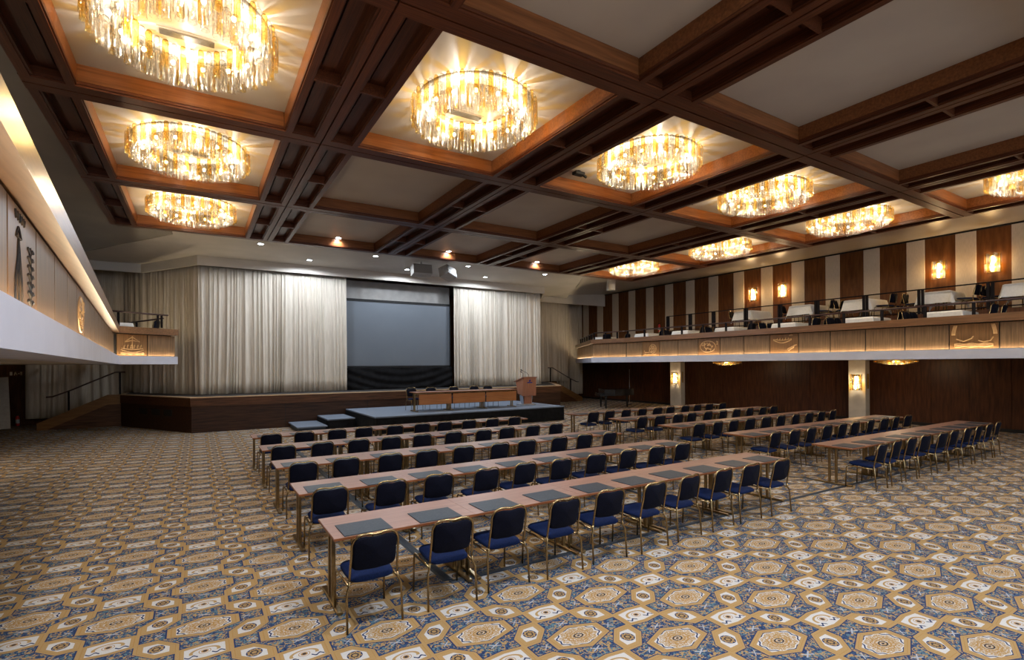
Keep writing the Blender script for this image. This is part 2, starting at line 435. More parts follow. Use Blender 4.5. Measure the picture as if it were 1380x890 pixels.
# beams running towards the stage (Y): strip, panelled recess, strip
def ybeam(edges, name):
    """edges: list of (xi, xo): xi at the groove or outer side, xo at the coffer side"""
    global ti
    mb = MB(); rc = MB(); sd = MB()
    for xi, xo in edges:
        s = 1 if xo > xi else -1
        def bx(m, a, b, y0, y1, z0, z1):
            a, b = sorted((xi + s * a, xi + s * b)); m.box(a, b, y0, y1, z0, z1)
        for (y0, y1) in cellY:
            bx(mb, .012, .13, y0, y1, ZB, ZC)
            bx(mb, .50, .60, y0 - .001, y1 + .001, ZB, ZC)
            bx(mb, .485, .505, y0, y1, ZB + .025, ZB + .07)
            bx(mb, .58, .62, y0 - .001, y1 + .001, ZB + .025, ZB + .075)
            ym = (y0 + y1) / 2
            bx(mb, .12, .51, ym - .02, ym + .02, ZB + .004, ZC)
            for (a, b) in ((y0, ym - .02), (ym + .02, y1)):
                bx(rc, .12, .51, a, b, ZB + .17, ZC)           # recess bed
                bx(rc, .24, .42, a + .16, b - .16, ZB + .135, ZB + .175)   # raised field
                bx(rc, .13, .16, a, b, ZB + .02, ZB + .05)     # small moulding
            bx(sd, .60, .62, y0, y1, ZB + .07, ZC)
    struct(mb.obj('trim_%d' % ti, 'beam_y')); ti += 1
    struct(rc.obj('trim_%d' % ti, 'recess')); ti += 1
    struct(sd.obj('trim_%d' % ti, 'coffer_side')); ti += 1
ybeam([(XLE, XLE + .62)], 'l')
for x in XG:
    ybeam([(x, x - .63), (x, x + .62)], 'm')
    struct(MB().box(x - .012, x + .012, YST, YEND, ZB + .04, ZC).obj('trim_%d' % ti, 'groove')); ti += 1
ybeam([(XRE, XRE - .62)], 'r')
# facing boards of the coffers on the cross beams
mb = MB()
for (x0, x1) in cells:
    for (y0, y1) in cellY:
        mb.box(x0, x1, y0, y0 + .02, ZB + .075, ZC); mb.box(x0, x1, y1 - .02, y1, ZB + .075, ZC)
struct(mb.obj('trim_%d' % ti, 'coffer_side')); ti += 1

# ------------------------------------------------------------------ chandeliers
def tube_mesh(L=.33, r=.038, n=10):
    prof = [(.002, 0), (r * .75, -.004), (r, -.03), (r * .96, -L * .5), (r, -L + .02), (r * 1.12, -L)]
    return MB().lathe(prof, n, cap=False)
def ring_positions():
    out = []
    for (R, n, z, kind) in ((.985, 60, 6.562, 'alt'), (.61, 38, 6.562, 'alt')):
        for k in range(n):
            a = 2 * PI * k / n
            out.append((R * cos(a), R * sin(a), z, k % 2 == 0))
    return out
def make_chandelier():
    root = empty('chandelier')
    mb = MB(); mb.lathe([(.62, 6.569), (.62, 6.562), (.93, 6.562), (.93, 6.569)], 64, cap=False)
    mb.obj('ceiling_plate', 'lamp_white', root)
    am = tube_mesh(); cl = tube_mesh(.30)
    oa = am.obj('glass_tube', 'amber', root); oc = cl.obj('glass_tube', 'clear', root)
    first = {True: oa, False: oc}; used = {True: False, False: False}
    for (x, y, z, amber) in ring_positions():
        o = first[amber]
        if used[amber]:
            o = o.copy(); COL.objects.link(o); o.parent = root
        used[amber] = True
        o.location = (x, y, z - (0 if amber else .01)); o.rotation_euler = (0, 0, random.random() * 6)
    st = MB()
    for (R, n, z, L) in ((.885, 44, 6.52, .36), (.70, 36, 6.50, .38)):
        for k in range(n):
            a = 2 * PI * (k + .5) / n
            t = tube_mesh(L + random.uniform(-.03, .02), .043, 10)
            st.add([(vx + R * cos(a), vy + R * sin(a), vz + z) for vx, vy, vz in t.v], t.f, True)
    o = st.obj('inner_glass_tubes', 'clear', root); o['kind'] = 'stuff'
    b = MB().lathe([(.004, .03), (.018, .024), (.026, .008), (.026, -.008), (.018, -.024), (.004, -.03)], 10)
    b0 = b.obj('bulb', 'bulb', root)
    for k in range(14):
        a = 2 * PI * k / 14
        o = b0 if k == 0 else b0.copy()
        if k: COL.objects.link(o); o.parent = root
        o.location = (.757 * cos(a), .757 * sin(a), 6.39)
    return root
CHAND = [
    (-.09, 7.10, 'largest ring chandelier of amber and clear glass tubes, beside the left balcony'),
    (-.09, 11.10, 'middle of the three ring chandeliers in the left column of ceiling coffers'),
    (-.09, 15.08, 'smallest of the three left ring chandeliers, in the coffer nearest the stage curtains'),
    (3.87, 7.10, 'ring chandelier in the coffer left of centre, its open middle showing a vent'),
    (7.87, 7.10, 'second ring chandelier of the cross row, with a black bracket beside it'),
    (11.85, 7.10, 'third ring chandelier from the left in the row crossing the hall'),
    (15.95, 7.10, 'ring chandelier at the right end of the row crossing the hall'),
    (15.85, 11.10, 'middle ring chandelier of the three running along the right balcony towards the stage'),
    (15.80, 15.08, 'smallest right-hand ring chandelier, nearest the stage above the white hanging loudspeaker'),
    (15.75, 3.15, 'ring chandelier cut off by the right edge of the picture, above the balcony tables'),
]
ch0 = make_chandelier()
CHL = []
index_children()
for i, (x, y, lab) in enumerate(CHAND):
    o = ch0 if i == 0 else copy_tree(ch0)
    o.location = (x, y, 0); o.rotation_euler = (0, 0, .37 * i)
    tag(o, lab, 'chandelier', 'ring chandeliers of amber and clear glass tubes')
    for k in range(6):
        a = 2 * PI * (k + .5) / 6 + .1 * i
        ld = bpy.data.lights.new('chandelier_light', 'POINT'); ld.energy = 23; ld.color = (1.0, .89, .74); ld.shadow_soft_size = .03
        lo = bpy.data.objects.new('chandelier_light', ld); COL.objects.link(lo)
        lo.location = (x + .757 * cos(a), y + .757 * sin(a), 6.33)
# vents inside chandelier rings
def make_vent():
    r = empty('ceiling_vent')
    MB().box(-.33, .33, -.085, .085, -.012, 0).obj('vent_frame', 'ceil', r)
    mb = MB(); mb.box(-.30, .30, -.06, .06, -.016, -.012)
    for k in range(6): mb.box(-.30, .30, -.058 + k * .02, -.05 + k * .02, -.03, -.016)
    mb.obj('vent_grille', 'vent', r)
    return r
v0 = make_vent(); index_children()
for i, (x, y, _) in enumerate(CHAND[:7]):
    o = v0 if i == 0 else copy_tree(v0)
    o.location = (x, y + .36, ZC - .001)
    tag(o, ['grey slotted ceiling vent framed by the largest chandelier at top left', 'grey slotted ceiling vent within the middle left chandelier', 'grey slotted ceiling vent within the smallest left chandelier',
            'grey slotted ceiling vent within the chandelier left of centre', 'grey slotted ceiling vent behind the second chandelier of the cross row',
            'grey slotted ceiling vent behind the third chandelier of the cross row', 'grey slotted ceiling vent behind the last chandelier of the cross row'][i], 'vent', 'vents in the chandelier coffers')

# ------------------------------------------------------------------ stage
stage_poly = [(-.2, SF), (16.3, SF), (18.75, 24.8), (18.75, YB), (-2.65, YB), (-2.65, 24.8)]
struct(MB().prism(stage_poly, 0, SZ - .03).obj('stage_base', 'stage_wood'))
def off(poly, d):
    cx, cy = 8.05, 24
    return [(x + (d if x > cx else -d), y - d if y < 24 else y) for x, y in poly]
struct(MB().prism(off(stage_poly, .03), .93, SZ - .03).obj('stage_band', 'stage_band'))
struct(MB().prism(off(stage_poly, .045), SZ - .03, SZ).obj('stage_floor', 'nosing'))
struct(MB().prism([(x, y) for x, y in [(0, SF + .12), (16.1, SF + .12), (18.6, 24.85), (18.6, YB), (-2.5, YB), (-2.5, 24.85)]], SZ - .01, SZ + .006).obj('stage_deck', 'stage_floor'))
mb = MB()
for x in (2.9, 6.1, 9.3, 12.5): mb.box(x, x + .02, SF - .004, SF, .02, .93)
struct(mb.obj('stage_joints', 'groove'))
mb = MB()
for t in (.25, .42, .60):
    x = -.2 - 2.45 * t; y = SF + 4.1 * t
    d = Vector((-2.45, 4.1, 0)).normalized(); n = Vector((-d.y, d.x, 0)) * 1
    n = Vector((-4.1, -2.45, 0)).normalized()
    a = Vector((x, y, 0)); b = a + d * .55
    mb.prism([(a.x + n.x * .006, a.y + n.y * .006), (b.x + n.x * .006, b.y + n.y * .006), (b.x - n.x * .01, b.y - n.y * .01), (a.x - n.x * .01, a.y - n.y * .01)], .55, .78)
struct(mb.obj('stage_vents', 'groove'))

# stage stairs at both ends
def stage_stairs(sgn, x0, lab):
    r = empty('stage_stairs', (x0, 24.8, 0))
    # stringer profile in x-z (x positive = away from stage)
    prof = [(0, SZ), (.42, SZ), (2.55, .26), (2.55, 0), (2.28, 0), (.42, .88), (0, .88)]
    mb = MB()
    def P(q, y): return (sgn * q[0], y, q[1])
    n = len(prof)
    mb.add([P(q, 0) for q in prof] + [P(q, .06) for q in prof], [tuple(range(n)), tuple(range(2 * n - 1, n - 1, -1))] + [(i, n + i, n + (i + 1) % n, (i + 1) % n) for i in range(n)])
    mb.obj('stringer', 'stair_wood', r)
    q2 = [(0, .88), (.42, .88), (2.28, 0), (0, 0)]
    mb = MB(); mb.add([P(q, .03) for q in q2] + [P(q, .05) for q in q2], [(0, 1, 2, 3), (7, 6, 5, 4)] + [(i, 4 + i, 4 + (i + 1) % 4, (i + 1) % 4) for i in range(4)])
    mb.obj('side_panel', 'stage_band', r)
    ns = 7
    for k in range(ns):
        z = SZ - (k + 1) * SZ / (ns + 1); x1 = .25 + k * .31
        a, b = sorted((sgn * x1, sgn * (x1 + .34)))
        MB().cbox(a, b, .06, 1.5, 0 if k == ns - 1 else max(z - .2, 0), z).obj('step', 'stage_wood', r)
    rp = [(-.15 + .0, 2.16), (.18, 2.16), (1.56, 1.48), (2.1, 1.25), (2.28, 1.24)]
    MB().tube([(sgn * a, .03, b) for a, b in rp], .036, 8, flat=.8).obj('handrail', 'handrail', r)
    for a, zt, zb in ((.03, 2.15, SZ), (1.62, 1.44, .64)):
        MB().box(*(sorted((sgn * (a - .03), sgn * (a + .03)))), .006, .056, zb, zt).obj('rail_post', 'rail', r)
    tag(r, lab, 'stairs', 'stairs at the ends of the stage')
stage_stairs(-1, -2.65, 'wooden stage stairs with dark handrail under the left balcony')
stage_stairs(1, 18.75, 'wooden stage stairs with dark handrail near the grand piano')

# cornice above the curtains
cz0, cz1 = 6.19, ZC - .005
def wallseg(mb, pts, thick, z0, z1):
    for a, b in zip(pts, pts[1:]):
        d = Vector((b[0] - a[0], b[1] - a[1])).normalized(); n = (-d.y * thick, d.x * thick)
        mb.quadbox(a, b, n, z0, z1)
mb = MB()
wallseg(mb, [(XL, 24.75), (-1.96, 24.75), (0, 21.76), (16.1, 21.76), (18.06, 24.75), (XW, 24.75)], .10, cz0, cz1)
mb.box(17.6, XW, 24.75, 24.85, ZC - .01, 7.0)
struct(mb.obj('trim_%d' % ti, 'soffit')); ti += 1

def curtain(name, pts, z0, z1, mat, lab, pleat=.17, amp=.05, seed=0, group=None, nz=10):
    rnd = random.Random(seed)
    seg = [0]
    for a, b in zip(pts, pts[1:]): seg.append(seg[-1] + math.dist(a, b))
    Lt = seg[-1]; nu = int(Lt / pleat * 13)
    ph = [rnd.uniform(-1, 1) for _ in range(int(Lt / pleat) + 4)]
    fold = [(rnd.uniform(0, Lt), rnd.uniform(.2, .6), rnd.uniform(-.6, .6)) for _ in range(int(Lt / 1.1) + 1)]
    def fn(u, v):
        sdist = u * Lt
        i = 0
        while i < len(seg) - 2 and sdist > seg[i + 1]: i += 1
        t = (sdist - seg[i]) / max(seg[i + 1] - seg[i], 1e-6)
        a, b = pts[i], pts[i + 1]
        x = a[0] + (b[0] - a[0]) * t; y = a[1] + (b[1] - a[1]) * t
        d = Vector((b[0] - a[0], b[1] - a[1])).normalized(); n = Vector((d.y, -d.x))
        sl = 0
        for (c, w, k) in fold: sl += k * math.exp(-((sdist - c) / w) ** 2) * (1 - v) ** 1.5 * .5
        q = (sdist + sl * .35) / pleat
        q += .55 * sin(q * .71 + seed) + .38 * sin(q * 1.37 + 2.1 * seed)
        i0 = int(math.floor(q)) % len(ph); fr = q - math.floor(q)
        am = amp * (1 + .75 * ph[i0] * sin(PI * fr)) * (.5 + .5 * (1 - v) + (.0 if v < .97 else -.2))
        w = sin(2 * PI * q) * am + sin(2 * PI * q * .37 + 1.3 * seed + .8 * (1 - v)) * amp * .6 * (1 - v * .5) + .012 * sin(2 * PI * q * 2.13 + 3 * v)
        return (x + n.x * w, y + n.y * w, z0 + (z1 - z0) * v)
    o = MB().grid(fn, nu, nz).obj(name, mat)
    md = o.modifiers.new('thickness', 'SOLIDIFY'); md.thickness = .006
    tag(o, lab, 'curtain', group)
    return o
CY = 22.05
curtain('stage_curtain', [(.02, CY), (5.60, CY)], SZ + .02, 6.20, 'curtain', 'wide pale curtain on the stage, left of the projection screen', seed=1, group='front stage curtains')
curtain('stage_curtain', [(10.80, CY), (16.05, CY)], SZ + .02, 6.20, 'curtain', 'pale curtain on the stage, right of the projection screen behind the lectern', seed=2, group='front stage curtains')
curtain('side_curtain', [(-2.75, 26.9), (-1.92, 25.05), (.10, CY + .03)], SZ + .02, 6.50, 'curtain_dim', 'darker pleated curtain on the slanted left side of the stage', .2, .05, 3)
curtain('wing_curtain', [(-6.0, 26.95), (-2.75, 26.95)], .28, 6.54, 'curtain_dim', 'dim floor-length curtain behind the left stage stairs', .3, .05, 4)
curtain('side_curtain', [(16.3, 24.6), (18.1, 25.3), (21.1, 25.9)], SZ + .02, 6.52, 'curtain_dim', 'flat beige curtain right of the stage opening, behind the stair handrail', .42, .035, 5)
curtain('wing_curtain', [(20.75, 26.7), (23.2, 27.0)], .3, 6.54, 'curtain_dim', 'narrow gathered beige curtain in the right corner beside the balcony end', .16, .05, 6)

# screen, backdrop and valance
sx0, sx1, sz0, sz1, sy = 5.62, 10.76, 2.30, 5.30, 22.35
r = empty('projection_screen', (0, 0, 0))
MB().box(sx0 + .05, sx1 - .05, sy, sy + .02, sz0 + .05, sz1 - .05).obj('screen_surface', 'screen', r)
mb = MB(); mb.box(sx0, sx1, sy - .03, sy + .03, sz1 - .05, sz1 + .06); mb.box(sx0, sx1, sy - .03, sy + .03, sz0 - .02, sz0 + .05)
mb.box(sx0, sx0 + .05, sy - .03, sy + .03, sz0, sz1); mb.box(sx1 - .05, sx1, sy - .03, sy + .03, sz0, sz1)
mb.obj('screen_frame', 'black', r)
for x in (sx0 + .01, sx1 - .07): MB().box(x, x + .06, sy, sy + .06, SZ, sz0).obj('leg', 'black', r)
tag(r, 'large grey projection screen in a black frame at the centre of the stage', 'projection screen')
o = MB().grid(lambda u, v: (5.5 + 5.4 * u, 22.75 + .012 * sin(u * 60), SZ + .01 + 4.95 * v), 80, 2).obj('backdrop', 'backdrop')
tag(o, 'smooth grey fabric backdrop behind and above the projection screen', 'backdrop')
def val(u, v):
    x = sx0 - .02 + (sx1 - sx0 + .04) * u
    c = abs(u - .5) * 2
    sag = (1 - v)
    w = .035 * sin(11 * ((1 - c * c) * .8 + v * 1.6) + 2 * sin(3 * u)) + .03 * sin(u * 23 + v * 3 + sin(7 * v)) + .012 * sin(u * 57 - v * 4)
    return (x, sy - .14 + w * (.4 + .6 * sag), SZ + .02 + (sz0 - SZ - .05) * v)
o = MB().grid(val, 160, 24).obj('valance_cloth', 'skirt')
o.modifiers.new('thickness', 'SOLIDIFY').thickness = .006
tag(o, 'draped black cloth hanging below the projection screen', 'drape')

# speaker platform in front of the stage with its two steps
px0, px1, py0, py1, pz = 5.2, 13.4, 16.75, SF - .06, .60
def platform(name, x0, x1, y0, y1, z, lab, seed, cat, skirt=True):
    r = empty(name, ((x0 + x1) / 2, y0, 0)); ox, oy = -(x0 + x1) / 2, -y0
    MB().cbox(x0 + ox, x1 + ox, y0 + oy, y1 + oy, z - .05, z, .006).obj('deck', 'riser_carpet', r)
    if skirt:
        pts = [(x0, y1), (x0, y0), (x1, y0), (x1, y1)]
        seg = [0]
        for a, b in zip(pts, pts[1:]): seg.append(seg[-1] + math.dist(a, b))
        rnd = random.Random(seed); ks = [(rnd.uniform(3, 7), rnd.uniform(0, 6), rnd.uniform(2, 6)) for _ in range(4)]
        def fn(u, v):
            s = u * seg[-1]; i = 0
            while i < 2 and s > seg[i + 1]: i += 1
            t = (s - seg[i]) / (seg[i + 1] - seg[i]); a, b = pts[i], pts[i + 1]
            d = Vector((b[0] - a[0], b[1] - a[1])).normalized(); n = Vector((d.y, -d.x))
            w = sum(sin(k * s + p + q * v) for k, p, q in ks) * .010 * (1 - v)
            x = a[0] + (b[0] - a[0]) * t; y = a[1] + (b[1] - a[1]) * t
            k = .012 + w + .02 * (1 - v)
            return (x + n.x * k + ox, y + n.y * k + oy, .012 + (z - .06) * v)
        MB().grid(fn, int(seg[-1] * 12), 6).obj('skirt', 'skirt', r)
    mb = MB(); mb.box(x0 + .06 + ox, x1 - .06 + ox, y0 + .06 + oy, y1 - .06 + oy, 0, z - .05)
    mb.obj('frame', 'groove' if skirt else 'pad', r)
    tag(r, lab, cat)
platform('speaker_platform', px0, px1, py0, py1, pz, 'long low platform with blue-grey top and black skirt in front of the stage', 1, 'platform')
platform('platform_step', 4.08, 5.10, 18.85, 20.62, .40, 'upper step of blue-grey carpet with black skirt beside the long platform', 2, 'step')
platform('platform_step', 3.0, 4.04, 18.65, 20.62, .20, 'lowest blue-grey step left of the skirted step', 3, 'step', False)

# ------------------------------------------------------------------ balconies
BZ0, BZ1 = 2.45, 2.71
def seg_frame(a, b):
    d = Vector((b[0] - a[0], b[1] - a[1])); L = d.length; d.normalize()
    return d, L
def balcony(side, pts, inward, back_pts, fasc, name):
    """pts: front polyline (outer edge of white band); inward(i): 2D unit vector into the balcony per segment"""
    pass
def inset(pts, dist, left):
    # offset a polyline to one side with mitred joints
    out = []
    n = len(pts)
    nrm = []
    for a, b in zip(pts, pts[1:]):
        d = Vector((b[0] - a[0], b[1] - a[1])).normalized()
        nrm.append(Vector((-d.y, d.x)) if left else Vector((d.y, -d.x)))
    for i, p in enumerate(pts):
        if i == 0: m = nrm[0]; k = 1
        elif i == n - 1: m = nrm[-1]; k = 1
        else:
            m = (nrm[i - 1] + nrm[i]).normalized(); k = 1 / max(m.dot(nrm[i]), .3)
        out.append((p[0] + m.x * dist * k, p[1] + m.y * dist * k))
    return out
def strip(mb, p, q, z0, z1):
    for i in range(len(p) - 1):
        P = [p[i], p[i + 1], q[i + 1], q[i]]
        # make counter-clockwise
        area = sum(P[k][0] * P[(k + 1) % 4][1] - P[(k + 1) % 4][0] * P[k][1] for k in range(4))
        if area < 0: P = P[::-1]
        mb.prism(P, z0, z1)
CAPZ0, CAPZ1 = 3.44, 3.65
def build_front(pts, left, tagname, first_trim):
    global ti
    a = pts; lip = inset(pts, .03, left); back = inset(pts, .16, left); b2 = inset(pts, .20, left); b3 = inset(pts, .55, left)
    mb = MB(); strip(mb, a, b3, BZ0, BZ1 - .06); strip(mb, a, lip, BZ1 - .06, BZ1)
    struct(mb.obj('trim_%d' % ti, 'white')); ti += 1
    mb = MB(); strip(mb, back, b2, BZ1 - .06, CAPZ0); struct(mb.obj('trim_%d' % ti, 'groove')); ti += 1
    mb = MB(); strip(mb, inset(pts, -.02, left), inset(pts, .30, left), CAPZ0, CAPZ1)
    struct(mb.obj('trim_%d' % ti, 'cap')); ti += 1
    # light strip lying in the channel
    l0 = inset(pts, .06, left); l1 = inset(pts, .10, left)
    mb = MB()
    for i in range(len(pts) - 1):
        L = math.dist(pts[i], pts[i + 1]); n = max(1, int(L / 1.2))
        for k in range(n):
            f = lambda P, t: (P[i][0] + (P[i + 1][0] - P[i][0]) * t, P[i][1] + (P[i + 1][1] - P[i][1]) * t)
            t0, t1 = (k + .01) / n, (k + .99) / n
            P = [f(l0, t0), f(l0, t1), f(l1, t1), f(l1, t0)]
            area = sum(P[q][0] * P[(q + 1) % 4][1] - P[(q + 1) % 4][0] * P[q][1] for q in range(4))
            if area < 0: P = P[::-1]
            mb.prism(P, BZ1 - .055, BZ1 - .035)
    o = mb.obj('led_strip', 'led')
    return o
RP = [(18.2, 1.0), (18.2, 18.0), (17.8, 20.0), (22.1, 26.4)]
RP0 = [(18.2, YN)] + RP[1:]
# the left front runs slightly askew
LP = [(.08, YN), (-.76, 3.03), (-2.12, 19.43), (-.59, 20.45), (-2.4, 24.6)]
ol = build_front(RP0, False, 'r', 0); tag(ol, 'warm light strip glowing along the foot of the right balcony front', 'light strip')
ol = build_front(LP, True, 'l', 0); tag(ol, 'warm light strip glowing along the foot of the left balcony front', 'light strip')
# slabs
struct(MB().prism([(18.45, YN), (XW, YN), (XW, YB), (22.35, 26.4), (18.1, 20.05), (18.45, 18.05)], BZ0 + .012, 3.10).obj('balcony_floor_right', 'ceil_side'))
struct(MB().prism([(20.3, YN), (XW, YN), (XW, 18.2), (20.3, 18.2)], 3.10, 3.93).obj('balcony_step_right', 'wall_dark'))
struct(MB().prism([(-.17, YN), (-1.01, 3.03), (-2.35, 19.62), (-.95, 20.6), (-2.65, 24.6), (XL, 24.6), (XL, YN)], BZ0 + .012, 3.10).obj('balcony_floor_left', 'ceil_side'))

# fascia panels with carved reliefs
def stroke_set(kind, w, h):
    rnd = random.Random(kind)
    S = []
    if kind in (1, 5):       # sailing ship with crew
        S.append([(-.38 * w + .76 * w * t, -.22 * h - .12 * h * sin(PI * t)) for t in [i / 12 for i in range(13)]])
        S.append([(-.36 * w + .72 * w * t, -.16 * h - .05 * h * sin(PI * t)) for t in [i / 12 for i in range(13)]])
        S.append([(0, -.18 * h), (0, .42 * h)])
        S.append([(-.25 * w, .15 * h), (0, .38 * h), (.25 * w, .15 * h), (0, .22 * h), (-.25 * w, .15 * h)])
        for k in range(6):
            x = -.28 * w + k * .11 * w
            S.append([(x, -.16 * h), (x + .01, -.02 * h), (x + .03 * w, .03 * h), (x + .035 * w, -.03 * h), (x, -.05 * h)])
        for k in range(3): S.append([(-.4 * w + .8 * w * t, -.36 * h - k * .03 * h + .012 * sin(t * 22 + k)) for t in [i / 24 for i in range(25)]])
    elif kind == 2:          # wheel and boat
        S.append([(.12 * w + .2 * w * cos(a), .3 * h * sin(a)) for a in [i * PI / 12 for i in range(25)]])
        S.append([(.12 * w + .12 * w * cos(a), .18 * h * sin(a)) for a in [i * PI / 12 for i in range(25)]])
        for k in range(6): S.append([(.12 * w, 0), (.12 * w + .19 * w * cos(k * PI / 3), .28 * h * sin(k * PI / 3))])
        S.append([(-.4 * w, -.1 * h), (-.35 * w, -.25 * h), (-.1 * w, -.25 * h), (-.08 * w, .1 * h)])
        S.append([(-.38 * w + .7 * w * t, -.38 * h + .01 * sin(20 * t)) for t in [i / 16 for i in range(17)]])
    elif kind == 3:          # oval scene of foliage
        S.append([(-.05 * w + .36 * w * cos(a), .34 * h * sin(a)) for a in [i * PI / 14 for i in range(29)]])
        for k in range(16):
            x, y = rnd.uniform(-.3, .2) * w, rnd.uniform(-.24, .24) * h; q = rnd.uniform(0, 6)
            S.append([(x + .07 * w * t * cos(q + 3 * t), y + .12 * h * t * sin(q + 3 * t)) for t in [i / 8 for i in range(9)]])
        S.append([(.36 * w, .3 * h), (.4 * w, .3 * h), (.4 * w, .1 * h), (.37 * w, .12 * h)])
    elif kind == 4:          # long boat above, plant below
        S.append([(-.38 * w + .66 * w * t, .2 * h - .16 * h * sin(PI * t)) for t in [i / 12 for i in range(13)]])
        S.append([(-.38 * w + .66 * w * t, .24 * h - .06 * h * sin(PI * t)) for t in [i / 12 for i in range(13)]])
        for k in range(5): S.append([(-.25 * w + k * .1 * w, .18 * h), (-.23 * w + k * .1 * w, .3 * h)])
        for k in range(6): S.append([(.2 * w + .04 * w * k * .7, -.4 * h + .03 * k * h), (.12 * w + .05 * w * k, -.3 * h + .04 * h * k), (.2 * w + .05 * w * k, -.24 * h + .03 * k * h)])
        S.append([(.2 * w, .42 * h), (.26 * w, .44 * h), (.32 * w, .42 * h)])
    elif kind == 6:          # two curved sails and ships at sea
        for sx, cv in ((-.40, .05), (.36, -.05)):
            for k in range(4): S.append([((sx + k * .018) * w + cv * w * sin(PI * .5 * t) * (-1), .46 * h - .40 * h * t) for t in [i / 8 for i in range(9)]])
        S.append([(-.36 * w, -.1 * h), (-.2 * w, -.2 * h), (-.05 * w, -.1 * h), (.0, 0)])
        S.append([(.1 * w, -.18 * h), (.2 * w, -.24 * h), (.34 * w, -.2 * h), (.4 * w, -.05 * h)])
        for k in range(4): S.append([(-.4 * w + .8 * w * t, -.3 * h - .04 * h * k + .012 * sin(t * 18 + k)) for t in [i / 20 for i in range(21)]])
    else:                    # standing robed figure beside a plant, line of carved marks above
        S.append([(-.20 * w, .30 * h), (-.12 * w, .20 * h), (-.28 * w, .20 * h), (-.20 * w, .30 * h)])
        S.append([(-.2 * w, .19 * h), (-.22 * w, .02 * h), (-.3 * w, -.2 * h), (-.32 * w, -.45 * h)])
        S.append([(-.2 * w, .19 * h), (-.16 * w, .02 * h), (-.10 * w, -.2 * h), (-.08 * w, -.45 * h)])
        S.append([(-.2 * w, .05 * h), (-.2 * w, -.45 * h)])
        for k in range(7):
            y = -.4 * h + k * .09 * h
            S.append([(.24 * w, y), (.32 * w, y + .07 * h), (.36 * w, y + .05 * h)]); S.append([(.24 * w, y), (.15 * w, y + .06 * h), (.13 * w, y + .04 * h)])
        S.append([(.24 * w, -.45 * h), (.25 * w, 0), (.22 * w, .22 * h)])
        for k in range(5): S.append([(-.3 * w + k * .07 * w, .44 * h), (-.28 * w + k * .07 * w, .37 * h), (-.26 * w + k * .07 * w, .43 * h)])
    return S
def fascia_run(a, b, n, left, reliefs, labfn, group, skip=0):
    d, L = seg_frame(a, b)
    nrm = Vector((-d.y, d.x)) if left else Vector((d.y, -d.x))   # into the balcony
    pw = L / n
    for k in range(n):
        if k < skip: continue
        c = Vector(a) + d * (pw * (k + .5)) + nrm * .16
        h = CAPZ0 - BZ1 - .05; zc = BZ1 + h / 2 + .02
        rootm = MB()
        w = pw - .03
        # local: x along d, y into balcony
        rz = math.atan2(d.y, d.x)
        sgn = 1 if left else -1
        rootm.cbox(-w / 2, w / 2, min(-sgn * .03, 0), max(-sgn * .03, 0), -h / 2, h / 2, .003)
        o = rootm.obj('fascia_panel', 'relief' if k in reliefs else 'fascia', None, (c.x, c.y, zc))
        o.rotation_euler = (0, 0, rz)
        tag(o, labfn(k), 'panel', group)
        if k in reliefs:
            mb = MB()
            flip = -1 if not left else 1
            for S in stroke_set(reliefs[k], w, h):
                mb.tube([(x * flip * -1 if not left else x, -sgn * .032, y) for x, y in S], .009 if reliefs[k] == 7 else .015, 6)
            mb.obj('carved_relief', 'relief_dark' if reliefs[k] == 7 else 'relief_line', o)
nth = lambda k: ORD[k] if k < 10 else ['eleventh', 'twelfth', 'thirteenth', 'fourteenth', 'fifteenth', 'sixteenth', 'seventeenth', 'eighteenth'][k - 10]
FR = {1: ('carved with wheel and boat', 2), 4: ('carved with a foliage oval', 3), 7: ('carved with a long boat', 4), 12: ('carved with two curved sails', 6)}
def labR(k):
    s = 'walnut panel %sof right balcony front, %s from the stage' % ((FR[k][0] + ' ') if k in FR else '', nth(k))
    return s
fascia_run((18.2, 18.0), (18.2, 1.5), 16, True, {k: v[1] for k, v in FR.items()}, labR, 'walnut panels of the right balcony front')
fascia_run((17.8, 20.0), (18.2, 18.0), 2, True, {}, lambda k: ['lit plain panel on the slanted end of the right balcony, next to its end corner', 'lit plain panel on the slanted end of the right balcony, next to the long front'][k], 'end panels of the right balcony')
fascia_run((22.1, 26.4), (17.8, 20.0), 6, True, {}, lambda k: 'narrow-looking panel on the far return of the right balcony, %s from the back wall' % nth(k), 'return panels of the right balcony')
def labL(k):
    t = {1: 'carved robed figure', 5: 'carved foliage oval'}.get(k, 'plain')
    return 'walnut panel of left balcony front, %s, %s from left picture edge' % (t, nth(k))
fascia_run((-.76, 3.03), (-2.12, 19.43), 16, True, {1: 7, 5: 3}, labL, 'walnut panels of the left balcony front')
fascia_run((-2.12, 19.43), (-.59, 20.45), 2, True, {0: 5}, lambda k: ['lit panel carved with a sailing ship on the end of the left balcony', 'plain lit panel on the end of the left balcony, right of the carved ship'][k], 'end panels of the left balcony')

